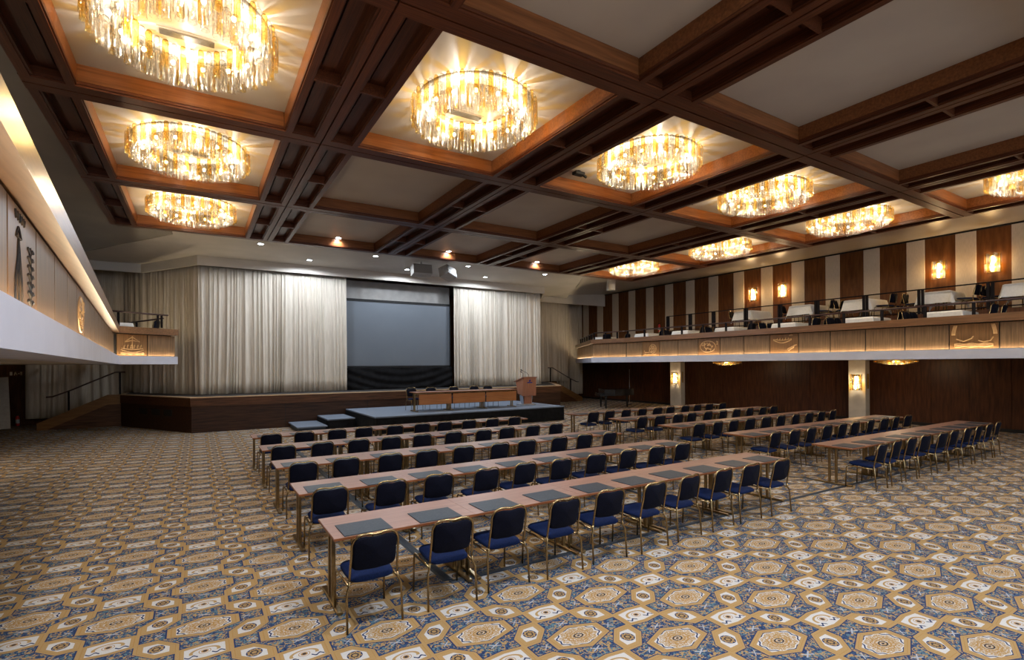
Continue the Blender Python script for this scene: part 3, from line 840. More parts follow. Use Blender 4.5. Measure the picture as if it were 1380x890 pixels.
# railings
def railing(name, pts, zbase, ztop, posts, lab, bottom=None, rail_r=.038, pw=.032):
    r = empty(name, (pts[0][0], pts[0][1], zbase)); o0 = Vector((pts[0][0], pts[0][1], zbase))
    MB().tube([(p[0] - o0.x, p[1] - o0.y, ztop - zbase) for p in pts], rail_r, 8, flat=.75).obj('handrail', 'handrail' if bottom is None else 'rail', r)
    if bottom: MB().tube([(p[0] - o0.x, p[1] - o0.y, bottom - zbase) for p in pts], .018, 6).obj('bottom_rail', 'rail', r)
    first = None
    for (x, y) in posts:
        if first is None:
            first = MB().box(-pw, pw, -pw, pw, 0, ztop - zbase).obj('post', 'rail', r); o = first
        else: o = first.copy(); COL.objects.link(o); o.parent = r
        o.location = (x - o0.x, y - o0.y, 0)
    tag(r, lab, 'railing')
def along(a, b, n, s=0):
    return [(a[0] + (b[0] - a[0]) * (i + s) / n, a[1] + (b[1] - a[1]) * (i + s) / n) for i in range(n)]
railing('balcony_railing', [(18.33, 1.4), (18.33, 18.0)], CAPZ1, 4.0, along((18.33, 17.9), (18.33, 1.9), 15), 'dark handrail along the wooden cap of the right balcony front')
railing('balcony_railing', [(18.33, 18.02), (17.98, 19.95), (22.0, 25.9)], CAPZ1, 4.0, along((18.3, 18.6), (17.98, 19.95), 2) + along((17.98, 19.95), (22.0, 25.9), 7), 'dark handrail around the stage-side end of the right balcony')
pp = []
for y in (17.2, 15.87, 14.61, 13.04, 11.57, 10.16, 8.55, 6.97, 5.3, 3.7, 2.2):
    pp += [(20.4, y + .05), (20.4, y - .05)]
railing('balcony_railing', [(20.4, 2.1), (20.4, 17.27)], 3.93, 4.74, pp, 'black railing of paired posts between the two levels of the right balcony', bottom=4.0, rail_r=.028, pw=.034)
railing('balcony_railing', [(-2.25, 19.05), (-.85, 19.95)], CAPZ1, 4.08, [(-2.1, 19.17), (-1.12, 19.78), (-1.02, 19.85)], 'dark railing on the end of the left balcony')
railing('balcony_railing', [(-1.0, 20.2), (-2.55, 23.6)], CAPZ1, 4.0, [(-1.2, 20.65), (-1.9, 22.2)], 'second dark railing running back from the end of the left balcony')

# ------------------------------------------------------------------ chair
def make_chair():
    root = empty('stacking_chair')
    # seat cushion: rounded slab, local front is +Y
    def seatfn(u, v):
        a = 2 * PI * u
        ca, sa = cos(a), sin(a)
        e = .32
        x = .215 * math.copysign(abs(ca) ** e, ca); y = .215 * math.copysign(abs(sa) ** e, sa)
        prof = [(.0, .0), (.90, .0), (1.0, .016), (1.0, .034), (.93, .052), (.6, .060), (.0, .062)]
        k = v * 6; i = min(int(k), 5); t = k - i
        s = prof[i][0] + (prof[i + 1][0] - prof[i][0]) * t; z = prof[i][1] + (prof[i + 1][1] - prof[i][1]) * t
        x *= (1 - .06 * (y < 0) * abs(y) / .215)
        return (x * s, y * s + .0, z + .415 + .012 * (y * s / .215))
    MB().grid(seatfn, 28, 6).obj('seat', 'seat', root)
    # backrest: rounded-top pad, gently curved
    def backfn(u, v):
        a = 2 * PI * u; ca, sa = cos(a), sin(a)
        e = .50 if sa > 0 else .30
        x = .206 * math.copysign(abs(ca) ** e, ca); z = .158 * math.copysign(abs(sa) ** e, sa)
        if sa > 0: z -= .012 * math.exp(-(x / .06) ** 2) * (abs(sa) ** e)
        prof = [(.0, -.024), (.88, -.020), (1.0, -.006), (1.0, .006), (.88, .020), (.0, .024)]
        k = v * 5; i = min(int(k), 4); t = k - i
        s = prof[i][0] + (prof[i + 1][0] - prof[i][0]) * t; d = prof[i][1] + (prof[i + 1][1] - prof[i][1]) * t
        x *= s; z *= s
        y = -.262 - z * .22 - .035 * (1 - (x / .2) ** 2) + d + .02
        return (x, y, .686 + z)
    MB().grid(backfn, 32, 5).obj('backrest', 'back', root)
    # back frame: arch of bent tube with a dip for the hand
    P = [(-.222, -.215, .44), (-.218, -.225, .52), (-.214, -.262, .70)]
    for i in range(8):
        a = PI - i * PI / 14
        P.append((-.110 + .104 * cos(a), -.268 - .026 * i / 7, .756 + .106 * sin(a)))
    P += [(-.065, -.298, .863), (-.042, -.301, .858), (0, -.303, .854)]
    P2 = [(-x, y, z) for x, y, z in reversed(P[:-1])]
    MB().tube(P + P2, .0115, 8).obj('back_frame', 'brass', root)
    for s in (-1, 1):
        # rear leg: kinks outward below the seat
        MB().tube([(s * .222, -.215, .45), (s * .226, -.218, .40), (s * .250, -.238, .34), (s * .255, -.262, .0)], .0112, 8).obj('leg', 'brass', root)
        # front leg bends into the seat rail
        pts = [(s * .245, .235, 0), (s * .240, .222, .36)] + [(s * .238, .222 - .05 * (1 - cos(a)), .36 + .05 * sin(a)) for a in (PI / 6, PI / 3, PI / 2)] + [(s * .232, 0, .405), (s * .224, -.205, .395)]
        MB().tube(pts, .0112, 8).obj('leg', 'brass', root)
    MB().tube([(-.22, -.15, .405), (.22, -.15, .405)], .009, 6).tube([(-.235, .14, .41), (.235, .14, .41)], .009, 6).obj('seat_frame', 'brass', root)
    return root
chair0 = make_chair(); index_children()
chair_used = [False]
def place_chair(x, y, rz, label, group, z=0):
    if not chair_used[0]: o = chair0; chair_used[0] = True
    else: o = copy_tree(chair0)
    o.location = (x, y, z); o.rotation_euler = (0, 0, rz)
    tag(o, label, 'chair', group)
    return o

# ------------------------------------------------------------------ tables
TD = .72; TL = 1.5
def make_table(modesty=False):
    root = empty('seminar_table')
    mb = MB().cbox(0, TL, 0, TD, .712, .74, .002); t = mb.obj('tabletop', 'table', root)
    mb = MB(); e = .0015
    mb.box(-e, TL + e, -e, .003, .714, .737); mb.box(-e, TL + e, TD - .003, TD + e, .714, .737); mb.box(-e, .003, 0, TD, .714, .737); mb.box(TL - .003, TL + e, 0, TD, .714, .737)
    mb.obj('edge_band', 'table_edge', t)
    for x in (.055, TL - .055):
        mb = MB()
        for y in (.30, .42): mb.cbox(x - .020, x + .020, y - .020, y + .020, .03, .70, .004)
        mb.cbox(x - .018, x + .018, .10, .62, .695, .712, .003)
        mb.cbox(x - .028, x + .028, .02, .70, .006, .035, .006)
        for y in (.05, .67): mb.box(x - .02, x + .02, y - .02, y + .02, 0, .008)
        mb.obj('leg', 'bronze', root)
    mb = MB(); mb.box(.07, TL - .07, .355, .365, .66, .70); mb.obj('stretcher', 'bronze', root)
    return root
table0 = make_table()
pad0 = MB().cbox(-.24, .24, -.19, .19, 0, .008, .003).obj('writing_pad', 'pad'); 
index_children()
tu = [False]; pu = [False]
ROWS = [('left', 1.09, [4.78, 6.67, 8.58, 10.52, 12.46]), ('right', 10.55, [4.67, 6.60, 8.50, 10.42, 12.34])]
RN = ['front row', 'second row', 'third row', 'fourth row', 'back row by the stage']
RN2 = ['nearest', 'second', 'third', 'fourth', 'farthest']
rnd = random.Random(3)
for side, X0, YS in ROWS:
    for ri, yf in enumerate(YS):
        dx = (0, .0, -.02, -.03, -.03)[ri] if side == 'left' else (.04, .0, -.03, .03, -.1)[ri]
        for k in range(5):
            o = table0 if not tu[0] else copy_tree(table0); tu[0] = True
            o.location = (X0 + dx + k * TL, yf, 0)
            tag(o, 'wooden table, %s from the left in the %s row of the %s block' % (ORD[k], RN2[ri], side), 'table', 'seminar tables in the %s block' % side)
        cs = [1.37, 2.16, 2.83, 3.54, 4.27, 4.97, 5.69, 6.43, 7.11, 7.85] if (side == 'left' and ri == 0) else [X0 + dx + .31 + .722 * i + rnd.uniform(-.045, .045) for i in range(10)]
        if side == 'right' and ri == 0: cs = [10.9 + .70 * i + rnd.uniform(-.04, .04) for i in range(10)]
        for k, cx in enumerate(cs):
            place_chair(cx, yf - .06 + rnd.uniform(-.04, .02), rnd.uniform(-.07, .07),
                        'blue brass-framed chair, %s from the left in the %s row of the %s block' % (ORD[k], RN2[ri], side), 'chairs at the seminar tables')
            p = pad0 if not pu[0] else pad0.copy()
            if pu[0]: COL.objects.link(p)
            pu[0] = True
            p.location = (X0 + dx + .34 + .752 * k + rnd.uniform(-.02, .02), yf + .20 + rnd.uniform(-.01, .01), .7402); p.rotation_euler = (0, 0, rnd.uniform(-.03, .03))
            tag(p, 'dark writing pad, %s from left, %s table row, %s block' % (ORD[k], RN2[ri], side), 'writing pad', 'writing pads on the seminar tables')

# cable covers on the carpet
def cover(pts, w, lab):
    mb = MB()
    for a, b in zip(pts, pts[1:]):
        d = Vector((b[0] - a[0], b[1] - a[1])).normalized(); n = Vector((-d.y, d.x)) * w / 2; m = n * .55
        V = [(a[0] - n.x, a[1] - n.y, 0), (a[0] + n.x, a[1] + n.y, 0), (b[0] + n.x, b[1] + n.y, 0), (b[0] - n.x, b[1] - n.y, 0),
             (a[0] - m.x, a[1] - m.y, .012), (a[0] + m.x, a[1] + m.y, .012), (b[0] + m.x, b[1] + m.y, .012), (b[0] - m.x, b[1] - m.y, .012)]
        mb.add(V, [(3, 2, 1, 0), (4, 5, 6, 7), (0, 4, 7, 3), (1, 2, 6, 5), (0, 1, 5, 4), (2, 3, 7, 6)])
    o = mb.obj('cable_cover', 'pad'); tag(o, lab, 'cable cover')
cover([(2.35, 4.92), (6.5, 4.87), (10.6, 4.82), (18.3, 4.70)], .085, 'long dark cable cover on the carpet along the front tables')
cover([(2.35, 4.97), (2.37, 16.3)], .12, 'dark cable cover on the carpet running back under the left tables')
cover([(9.05, 7.4), (10.75, 5.6), (10.6, 4.9)], .05, 'thin dark cable cover crossing the gap between the table blocks')
cover([(6.9, 4.9), (6.95, 13.2)], .09, 'dark cable cover on the carpet under the middle of the left tables')
cover([(12.1, 4.8), (12.15, 13.0)], .09, 'dark cable cover on the carpet under the right tables')

# ------------------------------------------------------------------ head table on the platform
for k in range(3):
    o = copy_tree(table0); o.location = (7.02 + k * 1.5, 17.52, pz)
    tag(o, 'speakers table with a cherry front panel, %s on the platform' % ('leftmost', 'middle one', 'rightmost beside the lectern')[k], 'table', 'speakers tables on the platform')
    mb = MB().cbox(.03, TL - .03, .035, .055, .27, .66, .003) if k else MB().cbox(.12, TL - .03, .035, .055, .27, .66, .003)
    mb.obj('front_panel', 'cherry', o)
for k, x in enumerate((7.3, 8.1, 9.15, 10.1, 10.75)):
    place_chair(x, 18.42, PI + (.1, -.05, .04, 0, -.06)[k], 'blue chair behind the speakers tables, %s from the left' % ORD[k], 'chairs behind the speakers tables', pz)

# lectern
r = empty('lectern', (12.43, 18.2, pz), 0)
MB().cbox(-.36, .34, -.28, .26, 0, .05, .01).obj('base', 'silver', r)
mb = MB().cbox(-.20, .20, -.14, .14, .05, .42, .004); mb.obj('pedestal', 'lectern', r)
for s in (-1, 1):
    mb = MB(); mb.add([(s * .21, -.12, .05), (s * .27, -.12, .42), (s * .27, .12, .42), (s * .21, .12, .05), (s * .205, -.12, .05), (s * .24, -.12, .42), (s * .24, .12, .42), (s * .205, .12, .05)],
                      [(0, 1, 2, 3), (7, 6, 5, 4), (0, 4, 5, 1), (2, 6, 7, 3), (1, 5, 6, 2), (0, 3, 7, 4)])
    mb.obj('side_bracket', 'silver', r)
mb = MB()
F = [(-.36, -.24, .40), (.36, -.24, .40), (.33, -.30, 1.20), (-.33, -.30, 1.20)]
B = [(-.34, .16, .50), (.34, .16, .50), (.36, .28, 1.02), (-.36, .28, 1.02)]
mb.add(F + B, [(0, 1, 2, 3), (7, 6, 5, 4), (0, 4, 5, 1), (3, 2, 6, 7), (1, 5, 6, 2), (0, 3, 7, 4)])
mb.obj('body', 'lectern', r)
mb = MB(); mb.add([(-.37, -.33, 1.20), (.37, -.33, 1.20), (.42, .34, 1.00), (-.42, .34, 1.00), (-.37, -.33, 1.23), (.37, -.33, 1.23), (.42, .34, 1.03), (-.42, .34, 1.03)],
                  [(3, 2, 1, 0), (4, 5, 6, 7), (0, 1, 5, 4), (1, 2, 6, 5), (2, 3, 7, 6), (3, 0, 4, 7)])
mb.obj('reading_top', 'lectern', r)
for s in (-1, 1):
    MB().tube([(s * .16, .0, 1.13), (s * .16, .02, 1.30), (s * .10, .10, 1.40), (s * .02 - .1, .18, 1.46 + .04 * s)], .008, 6).obj('microphone_stem', 'black', r)
MB().tube([(-.10, .18, 1.42), (-.17, .20, 1.46)], .022, 8).tube([(-.08, .18, 1.50), (-.15, .2, 1.54)], .022, 8).obj('microphone_head', 'black', r)
# emblem: two overlapping leaf shapes over a bar, with a small line of marks
mb = MB()
yl = lambda z: -.24 - (z - .40) * .075 - .004
def plate(mb, pts, d=.004):
    n = len(pts); vs = [(x, yl(z), z) for x, z in pts] + [(x, yl(z) + d, z) for x, z in pts]
    mb.add(vs, [tuple(range(n)), tuple(range(2 * n - 1, n - 1, -1))] + [(i, n + i, n + (i + 1) % n, (i + 1) % n) for i in range(n)])
plate(mb, [(-.055, 1.02), (.005, 1.02), (.045, 1.055), (.045, 1.10), (-.01, 1.10), (-.055, 1.07)])
plate(mb, [(-.13, .955), (.13, .955), (.13, 1.005), (-.13, 1.005)])
mb.obj('emblem', 'logo', r)
mb = MB(); plate(mb, [(.03, 1.02), (.10, 1.02), (.10, 1.028), (.03, 1.028)]); plate(mb, [(-.10, 1.02), (-.065, 1.02), (-.065, 1.05), (-.10, 1.03)])
for k in range(9): plate(mb, [(-.12 + k * .028, .93), (-.105 + k * .028, .93), (-.105 + k * .028, .942), (-.12 + k * .028, .942)])
mb.obj('emblem_lettering', 'logo_gold', r)
tag(r, 'wooden lectern with a blue emblem and two microphones at the right end of the platform', 'lectern')

# ------------------------------------------------------------------ grand piano
r = empty('grand_piano', (19.0, 20.25, 0), math.radians(-120.6))
out = [(-.75, -.2), (.75, -.2), (.75, .35), (.62, .75), (.30, 1.0), (.08, 1.35), (-.15, 1.6), (-.45, 1.66), (-.68, 1.5), (-.75, 1.2)]
MB().prism(out, .68, .99).obj('case', 'piano', r)
MB().prism([(x * 1.02, y * 1.01) for x, y in out], .99, 1.015).obj('lid', 'piano', r)
MB().cbox(-.70, .70, -.42, -.19, .64, .74, .01).obj('keybed', 'piano', r)
MB().cbox(-.66, .66, -.41, -.19, .74, .80, .02).obj('fallboard', 'piano', r)
for x, y in ((-.62, -.1), (.62, -.1), (-.40, 1.3)):
    MB().lathe([(.03, 0), (.04, .04), (.045, .12), (.065, .6), (.075, .68)], 10, (x, y)).obj('leg', 'piano', r)
MB().cbox(-.10, .10, -.05, .02, .10, .20, .01).tube([(-.06, 0, .2), (-.08, 0, .68)], .012, 6).tube([(.06, 0, .2), (.08, 0, .68)], .012, 6).obj('pedal_lyre', 'piano', r)
tag(r, 'black grand piano with closed lid standing in the dark corner right of the stage', 'piano')
r = empty('microphone_stand', (21.6, 21.0, 0))
MB().lathe([(.13, 0), (.13, .015), (.02, .03)], 14).obj('base', 'black', r)
MB().tube([(0, 0, .02), (0, 0, 2.05)], .009, 6).obj('pole', 'silver', r)
MB().tube([(0, 0, 2.05), (-.35, .1, 2.08)], .008, 6).obj('boom', 'black', r)
tag(r, 'thin upright microphone stand behind the grand piano', 'microphone stand')

# ------------------------------------------------------------------ balcony tables and chairs
def make_cloth_table():
    root = empty('banquet_table')
    MB().cbox(-.60, .60, -.40, .40, .715, .74, .01).obj('tabletop', 'table', root)
    mb = MB()
    for s in (-.35, .35):
        mb.tube([(s, -.04, .03), (s, -.04, .71)], .02, 6).tube([(s, .04, .03), (s, .04, .71)], .02, 6).box(s - .02, s + .02, -.3, .3, 0, .03)
    mb.obj('pedestal', 'bronze', root)
    return root
bt0 = make_cloth_table()
def cloth_fn(u, v):
    W, D = .61, .41; ex = .40
    x = (u - .5) * 2 * (W + ex); y = (v - .5) * 2 * (D + ex)
    cx = max(-W, min(W, x)); cy = max(-D, min(D, y))
    ox, oy = x - cx, y - cy
    dr = math.hypot(ox, oy) if (ox and oy) else abs(ox) + abs(oy)
    k = .06 + .04 * sin(7 * (x + y) + 2 * x)
    px = cx + (ox * k if ox else 0) + (.2 * ox if (ox and oy) else 0); py = cy + (oy * k if oy else 0) + (.2 * oy if (ox and oy) else 0)
    if ox: px += math.copysign(.006, ox)
    if oy: py += math.copysign(.006, oy)
    return (px, py, .744 - dr * .98)
cl0 = MB().grid(cloth_fn, 36, 30).obj('tablecloth', 'cloth')
index_children()
first = [True]
def cloth_table(x, y, z, rz, lab, labc):
    if first[0]: a, b = bt0, cl0
    else:
        a = copy_tree(bt0); b = cl0.copy(); COL.objects.link(b)
    first[0] = False
    for o in (a, b): o.location = (x, y, z); o.rotation_euler = (0, 0, rz)
    tag(a, lab, 'table', 'banquet tables on the balconies'); tag(b, labc, 'tablecloth', 'white tablecloths on the balconies')
F1, F2 = 3.10, 3.93
for k, y in enumerate((17.3, 15.05, 12.85, 10.45, 8.02, 5.85)):
    w = 'on the right balcony, lower level'
    cloth_table(19.25, y, F1, 0, 'table under white linen, %s from the stage %s' % (ORD[k], w), 'white cloth on the table %s from the stage %s' % (ORD[k], w))
    for q, (dx, dy, rz) in enumerate(((-.3, -.75, 0), (.35, -.77, 0), (-.28, .75, PI), (.32, .78, PI))):
        if k == 0 and q == 2: continue
        place_chair(19.25 + dx, y + dy, rz + rnd.uniform(-.15, .15), 'rail chair, %s of table %s from stage, lower balcony' % (('near rail corner', 'near inner corner', 'far rail corner', 'far inner corner')[q], ORD[k]), 'chairs on the lower right balcony', F1)
for k, y in enumerate((13.35, 10.95, 8.95, 6.75, 4.75)):
    w = 'on the right balcony, raised level'
    cloth_table(21.35, y, F2, PI / 2 * 0 + rnd.uniform(-.1, .1), 'banquet table under white linen, %s from the stage %s' % (ORD[k], w), 'white cloth on the table %s from the stage %s' % (ORD[k], w))
    for q, (dx, dy, rz) in enumerate(((-.30, -.74, 0), (.44, -.80, 0), (.03, .74, PI), (.35, .76, PI))):
        if q == 3 or (k == 0 and q < 2): continue
        place_chair(21.35 + dx, y + dy, rz + rnd.uniform(-.2, .2), 'wall chair, %s of table %s from stage, raised level' % (('near rail corner', 'near wall corner', 'far rail corner')[q], ORD[k]), 'chairs on the raised right balcony', F2)
# left balcony end: one cloth table with a chair behind the rail
cloth_table(-2.55, 20.9, F1, .2, 'table with white linen at the end of the left balcony', 'white cloth on the table at the end of the left balcony')
place_chair(-1.45, 20.75, 1.2, 'dark blue chair peeking over the cap at the end of the left balcony', 'chairs on the left balcony', F1)

# right end of balcony: table and chairs near the stage
cloth_table(19.4, 20.6, F1, .3, 'table with white linen at the stage-side end of the right balcony', 'white cloth on the table at the stage-side end of the right balcony')
place_chair(18.6, 19.75, -.5, 'blue chair at the end table of the right balcony, nearer the rail corner', 'chairs at the right balcony end', F1)
place_chair(19.6, 19.45, .1, 'blue chair at the end table of the right balcony, nearer the long front', 'chairs at the right balcony end', F1)

# ------------------------------------------------------------------ wall sconces
def make_sconce():
    r = empty('wall_sconce')      # local: wall plane at x=0, lamp projects to -x
    MB().box(-.02, 0, -.16, .16, -.30, .30).obj('back_plate', 'brass', r)
    t = tube_mesh(.31, .036, 10)
    oa = None
    for tier in (0, 1):
        for k in range(7):
            a = -PI / 2 + PI * k / 6
            x, y = -.17 * cos(a) - .03, .18 * sin(a)
            m = 'amber' if (k + tier) % 2 else 'clear'
            o = MB().add([(vx + x, vy + y, vz + .335 - tier * .34) for vx, vy, vz in t.v], t.f, True).obj('glass_tube', m, r)
    for z in (.17, 0, -.19):
        MB().lathe([(.005, .075), (.030, .06), (.038, 0), (.030, -.06), (.005, -.075)], 10).xform(Matrix.Translation((-.09, 0, z))).obj('bulb', 'bulb_s', r)
    return r
s0 = make_sconce(); index_children()
SC = [(XW - .03, 5.97, 5.70, 'amber glass sconce on the striped wall, nearest the right picture edge', 15),
      (XW - .03, 7.40, 5.70, 'amber glass sconce on the striped wall, second from the right', 15),
      (XW - .03, 13.05, 5.70, 'amber glass sconce on the striped wall, third from the right', 15),
      (XW - .03, 14.48, 5.70, 'amber glass sconce on the striped wall, farthest from the right edge', 15),
      (22.95, 9.94, 1.56, 'amber glass sconce on the pale column under the right balcony, behind the front tables', 8),
      (22.95, 18.86, 1.56, 'amber glass sconce on the pale column near the grand piano', 8)]
for i, (x, y, z, lab, e) in enumerate(SC):
    o = s0 if i == 0 else copy_tree(s0)
    o.location = (x, y, z); tag(o, lab, 'wall lamp', 'glass wall sconces')
    for dz in (-.12, .12):
        ld = bpy.data.lights.new('sconce_light', 'POINT'); ld.energy = e; ld.color = (1, .72, .42); ld.shadow_soft_size = .03
        lo = bpy.data.objects.new('sconce_light', ld); COL.objects.link(lo); lo.location = (x - .13, y, z + dz)
# side tubes of the column lamps
for i, (y0, y1) in enumerate(((9.62, 10.25), (18.49, 19.24))):
    for s, yy in ((-1, y0 - .03), (1, y1 + .03)):
        o = MB().lathe([(.004, .30), (.03, .28), (.034, 0), (.03, -.28), (.034, -.30)], 10).obj('column_side_lamp', 'amber', None, (23.06, yy, 1.62))
        tag(o, 'slim amber glass lamp on the %s side of the pale column %s' % ('right' if s < 0 else 'left', 'behind the front tables' if i == 0 else 'near the grand piano'), 'wall lamp', 'slim side lamps of the columns')

# lamps under the balconies
def make_soffit_lamp():
    r = empty('soffit_lamp')
    MB().lathe([(.02, 0), (.62, 0), (.62, -.02), (.02, -.02)], 32, cap=False).obj('ceiling_plate', 'lamp_white', r)
    mb = MB(); mc = MB()
    for (R, n, L) in ((.58, 34, .09), (.46, 28, .12), (.34, 20, .15), (.20, 12, .17)):
        for k in range(n):
            a = 2 * PI * (k + .5 * (R < .5)) / n; t = tube_mesh(L, .034, 7)
            (mb if k % 2 else mc).add([(vx + R * cos(a), vy + R * sin(a), vz - .01) for vx, vy, vz in t.v], t.f, True)
    mb.obj('amber_tubes', 'amber', r)['kind'] = 'stuff'; mc.obj('clear_tubes', 'clear', r)['kind'] = 'stuff'
    MB().lathe([(.02, -.05), (.10, -.06), (.10, -.08), (.02, -.09)], 12).obj('bulb', 'bulb', r)
    return r
l0 = make_soffit_lamp(); index_children()
for i, (x, y, lab) in enumerate(((20.9, 7.85, 'shallow glass lamp under the right balcony, near the right picture edge'), (20.9, 14.3, 'shallow glass lamp under the right balcony, above the middle of the hall'),
                                 (-4.6, 15.5, 'shallow glass lamp under the left balcony, out to the side'), (20.9, 1.5, 'shallow glass lamp under the near end of the right balcony'))):
    o = l0 if i == 0 else copy_tree(l0)
    o.location = (x, y, BZ0 + .01); tag(o, lab, 'ceiling lamp', 'lamps under the balconies')
    ld = bpy.data.lights.new('soffit_light', 'POINT'); ld.energy = 60 if x < 0 else 26; ld.color = (1, .80, .55); ld.shadow_soft_size = .08
    lo = bpy.data.objects.new('soffit_light', ld); COL.objects.link(lo); lo.location = (x, y, BZ0 - .13)

# ------------------------------------------------------------------ stage spotlights
sp = empty('recessed_spotlight')
MB().lathe([(.085, -.001), (.12, -.001), (.12, -.012), (.085, -.012)], 20, cap=False).obj('trim_ring', 'lamp_white', sp)
MB().lathe([(.002, -.008), (.09, -.008)], 20, cap=False).obj('lens', 'spot', sp)
index_children()
SPOTS = [(1.87, 18.7), (5.87, 18.7), (9.85, 18.7), (13.86, 18.7), (3.82, 20.65), (7.88, 20.65), (11.80, 20.65)]
SL = ['white recessed spotlight in the row beside the wooden ceiling, %s from the left' % ORD[k] for k in range(4)] + ['white recessed spotlight in the row nearest the curtains, %s from the left' % ORD[k] for k in range(3)]
for i, (x, y) in enumerate(SPOTS):
    o = sp if i == 0 else copy_tree(sp)
    o.location = (x, y, ZC - .03); tag(o, SL[i], 'spotlight', 'recessed spotlights above the stage')
    ld = bpy.data.lights.new('spotlight_beam', 'SPOT'); ld.energy = 200 if y > 20 else 200; ld.color = (.82, .91, 1.0); ld.spot_size = math.radians(172); ld.spot_blend = .25; ld.shadow_soft_size = .06
    lo = bpy.data.objects.new('spotlight_beam', ld); COL.objects.link(lo); lo.location = (x, y, ZC - .05)
    lo.rotation_euler = (0, 0, 0)
# warm-looking wall-washers grazing the last coffer boards
for i, (x, lab) in enumerate(((4.0, 'small spotlight over the end coffer left of the loudspeakers'), (8.0, 'small spotlight over the end coffer above the loudspeakers'), (12.0, 'small spotlight over the end coffer right of the loudspeakers'))):
    o = copy_tree(sp); o.location = (x, 16.72, ZC - .002); tag(o, lab, 'spotlight', 'small spotlights in the end coffers')
    ld = bpy.data.lights.new('spotlight_beam', 'SPOT'); ld.energy = 40; ld.color = (.95, .95, 1.0); ld.spot_size = math.radians(120); ld.spot_blend = .8; ld.shadow_soft_size = .03
    lo = bpy.data.objects.new('spotlight_beam', ld); COL.objects.link(lo); lo.location = (x, 16.72, ZC - .02)
    lo.rotation_euler = (math.radians(20), 0, 0)

# ------------------------------------------------------------------ loudspeakers, extinguishers, signs
def loudspeaker(loc, rot, w, h, d, lab, grille):
    r = empty('loudspeaker', loc); r.rotation_euler = rot
    MB().cbox(-w / 2, w / 2, 0, d, -h / 2, h / 2, .01).obj('cabinet', 'spk_box', r)
    MB().cbox(-w / 2 + .02, w / 2 - .02, -.012, 0, -h / 2 + .02, h / 2 - .02, .004).obj('grille', grille, r)
    MB().box(-.02, .02, d * .4, d * .4 + .03, h / 2, h / 2 + (.16 if h < .5 else .10)).obj('bracket', 'spk_box', r)
    tag(r, lab, 'loudspeaker', 'hanging loudspeakers')
loudspeaker((7.70, 18.45, 6.19), (math.radians(-12), 0, math.radians(-6)), .78, .40, .42, 'left hanging loudspeaker of the pair above the stage front, facing the hall', 'spk_grille')
loudspeaker((8.95, 18.40, 6.20), (math.radians(-18), math.radians(12), math.radians(28)), .62, .42, .45, 'right hanging loudspeaker of the pair above the stage front, turned sideways', 'spk_grille')
loudspeaker((17.15, 17.75, 6.2), (math.radians(-8), math.radians(6), math.radians(-20)), .34, .54, .26, 'white loudspeaker hanging alone beside the smallest right chandelier', 'spk_box')
for (x, y, lab) in ((7.15, 8.40, 'small black projector bracket on the ceiling left of the second cross-row chandelier'), (10.75, 8.45, 'small flat black fixture on the ceiling left of the third cross-row chandelier')):
    r = empty('ceiling_fixture', (x, y, ZC - .001))
    MB().cbox(-.13, .13, -.07, .07, -.10, -.03, .01).obj('housing', 'black', r); MB().box(-.03, .03, -.03, .03, -.03, 0).obj('mount', 'black', r)
    MB().tube([(.1, 0, -.06), (.2, -.03, -.12)], .03, 8).obj('lens_barrel', 'black', r)
    tag(r, lab, 'ceiling fixture')
def extinguisher(loc, lab, s=1):
    r = empty('fire_extinguisher', loc)
    MB().lathe([(.06 * s, 0), (.07 * s, .02), (.07 * s, .34 * s), (.05 * s, .40 * s), (.02, .43 * s)], 14).obj('cylinder', 'red', r)
    MB().lathe([(.072 * s, .10), (.072 * s, .26)], 14, cap=False).obj('paper_label', 'spk_box', r)
    MB().box(-.02, .02, -.03, .05, .43 * s, .47 * s).obj('handle', 'black', r)
    mb = MB().box(.0, .135, -.02, .02, .28, .30) if loc[0] > 0 else MB().box(-.02, .02, 0, .145, .28, .30)
    mb.obj('wall_bracket', 'black', r)
    MB().tube([(0, .04, .44 * s), (0, .11, .40 * s), (0, .10, .2 * s)], .01, 6).obj('hose', 'black', r)
    tag(r, lab, 'fire extinguisher')
extinguisher((XW - .14, 20.15, 4.22), 'red fire extinguisher on the striped wall above the right balcony', 1.05)
extinguisher((-6.32, 27.35, .0), 'red fire extinguisher with pale label on the dark wall below the exit sign', .95)
r = empty('exit_sign', (-6.37, 27.49, 2.12))
MB().box(-.24, .24, -.03, 0, -.11, .11).obj('housing', 'wall_dark', r)
mb = MB()
mb.box(-.20, -.12, -.035, -.03, -.07, .07); mb.box(.12, .18, -.035, -.03, -.07, .07)
mb.box(-.05, -.01, -.035, -.03, .03, .07); mb.box(-.06, .01, -.035, -.03, -.02, .03); mb.box(-.07, -.045, -.035, -.03, -.07, -.02); mb.box(-.0, .03, -.035, -.03, -.06, -.02)
mb.add([(.04, -.035, .0), (.10, -.035, .035), (.10, -.035, -.035)], [(0, 1, 2)])
mb.obj('pictogram', 'sign', r)
tag(r, 'small dim exit sign with pictogram on the dark wall at far left', 'sign')
r = empty('leaning_board', (-6.65, 25.35, 0)); r.rotation_euler = (math.radians(-6), 0, 0)
MB().cbox(-.75, .60, 0, .03, .0, 1.95, .004).obj('board', 'spk_box', r)
MB().box(-.75, .60, .03, .045, .0, 1.95).obj('back_panel', 'black', r)
r.rotation_euler = (math.radians(-7), math.radians(-3.5), 0)
r.location = (-6.65, 25.35, .045)
tag(r, 'tall pale board leaning at the far left edge under the balcony', 'board')
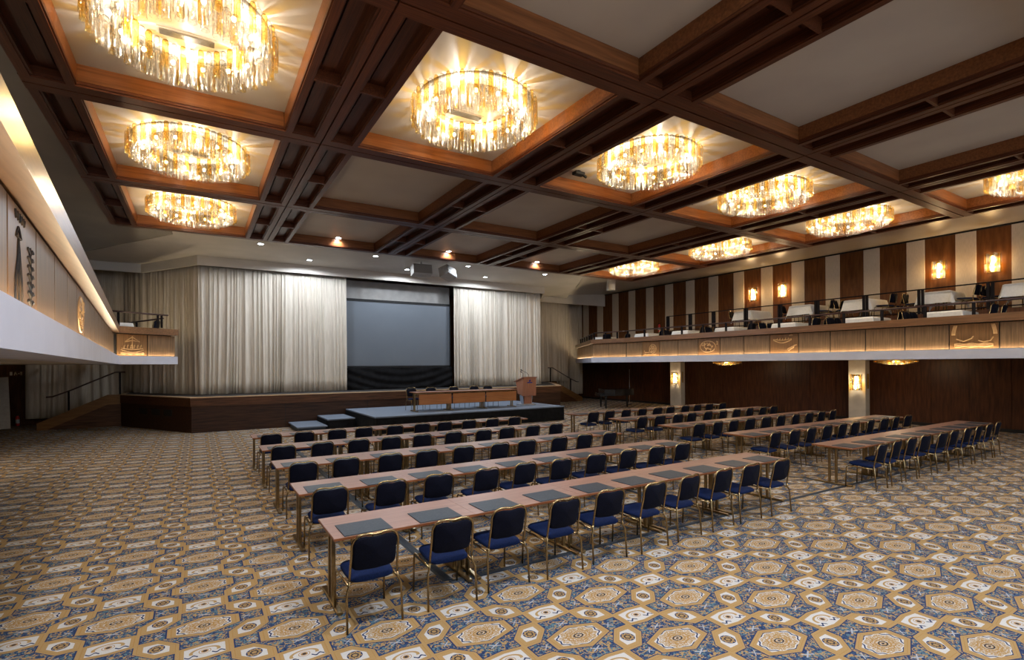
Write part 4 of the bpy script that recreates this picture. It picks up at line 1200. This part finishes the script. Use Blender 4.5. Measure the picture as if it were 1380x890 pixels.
# ------------------------------------------------------------------ unseen fill lamps added overhead to brighten the hall
dl = empty('fill_lamp')
MB().lathe([(.16, 0), (.24, 0), (.24, -.03), (.16, -.03)], 24, cap=False).obj('trim_ring', 'lamp_white', dl)
MB().lathe([(.002, -.02), (.17, -.02)], 24, cap=False).obj('lens', 'spot', dl)
index_children()
for i, (x, y) in enumerate(((3.87, 3.1), (3.87, -.9), (11.85, -.9), (7.87, -1.0), (-.1, 3.1))):
    o = dl if i == 0 else copy_tree(dl); o.location = (x, y, ZC - .001)
    tag(o, 'added round white downlight in an empty coffer overhead, %s' % ORD[i], 'fill_lamp', 'fill lamps added in the empty coffers')
    ld = bpy.data.lights.new('fill_lamp_beam', 'SPOT'); ld.energy = 480; ld.color = (.93, .95, 1.0); ld.spot_size = math.radians(150); ld.spot_blend = .8; ld.shadow_soft_size = .2
    lo = bpy.data.objects.new('fill_lamp_beam', ld); COL.objects.link(lo); lo.location = (x, y, ZC - .06)

# ------------------------------------------------------------------ world and camera
w = bpy.data.worlds.new('daylight'); scn.world = w; w.use_nodes = True
w.node_tree.nodes['Background'].inputs[0].default_value = (.75, .86, 1.0, 1)
w.node_tree.nodes['Background'].inputs[1].default_value = 2.2

f = 674.0; th = math.radians(30.57); rl = math.radians(-.35)
F = Vector((sin(th), cos(th), 0)); R0 = Vector((cos(th), -sin(th), 0)); U0 = Vector((0, 0, 1))
R = R0 * cos(rl) + U0 * sin(rl); U = U0 * cos(rl) - R0 * sin(rl)
cd = bpy.data.cameras.new('camera'); cam = bpy.data.objects.new('camera', cd); COL.objects.link(cam)
cd.sensor_width = 36; cd.lens = f / 1380 * 36
cd.shift_x = (690 - 664.5) / 1380; cd.shift_y = (492 - 445) / 1380
mw = Matrix.Identity(4)
for i in range(3):
    mw[i][0] = R[i]; mw[i][1] = U[i]; mw[i][2] = -F[i]
mw[2][3] = 2.36
cam.matrix_world = mw
cd.clip_start = .05; cd.clip_end = 200
scn.camera = cam
scn.view_settings.view_transform = 'Standard'; scn.view_settings.look = 'None'
scn.view_settings.gamma = 1; scn.view_settings.use_curve_mapping = False
scn.view_settings.exposure = 0.9
try:
    scn.cycles.transparent_max_bounces = 20
    scn.cycles.max_bounces = 8
    scn.cycles.diffuse_bounces = 4
    scn.cycles.sample_clamp_indirect = 4
    scn.cycles.use_denoising = True
except Exception: pass
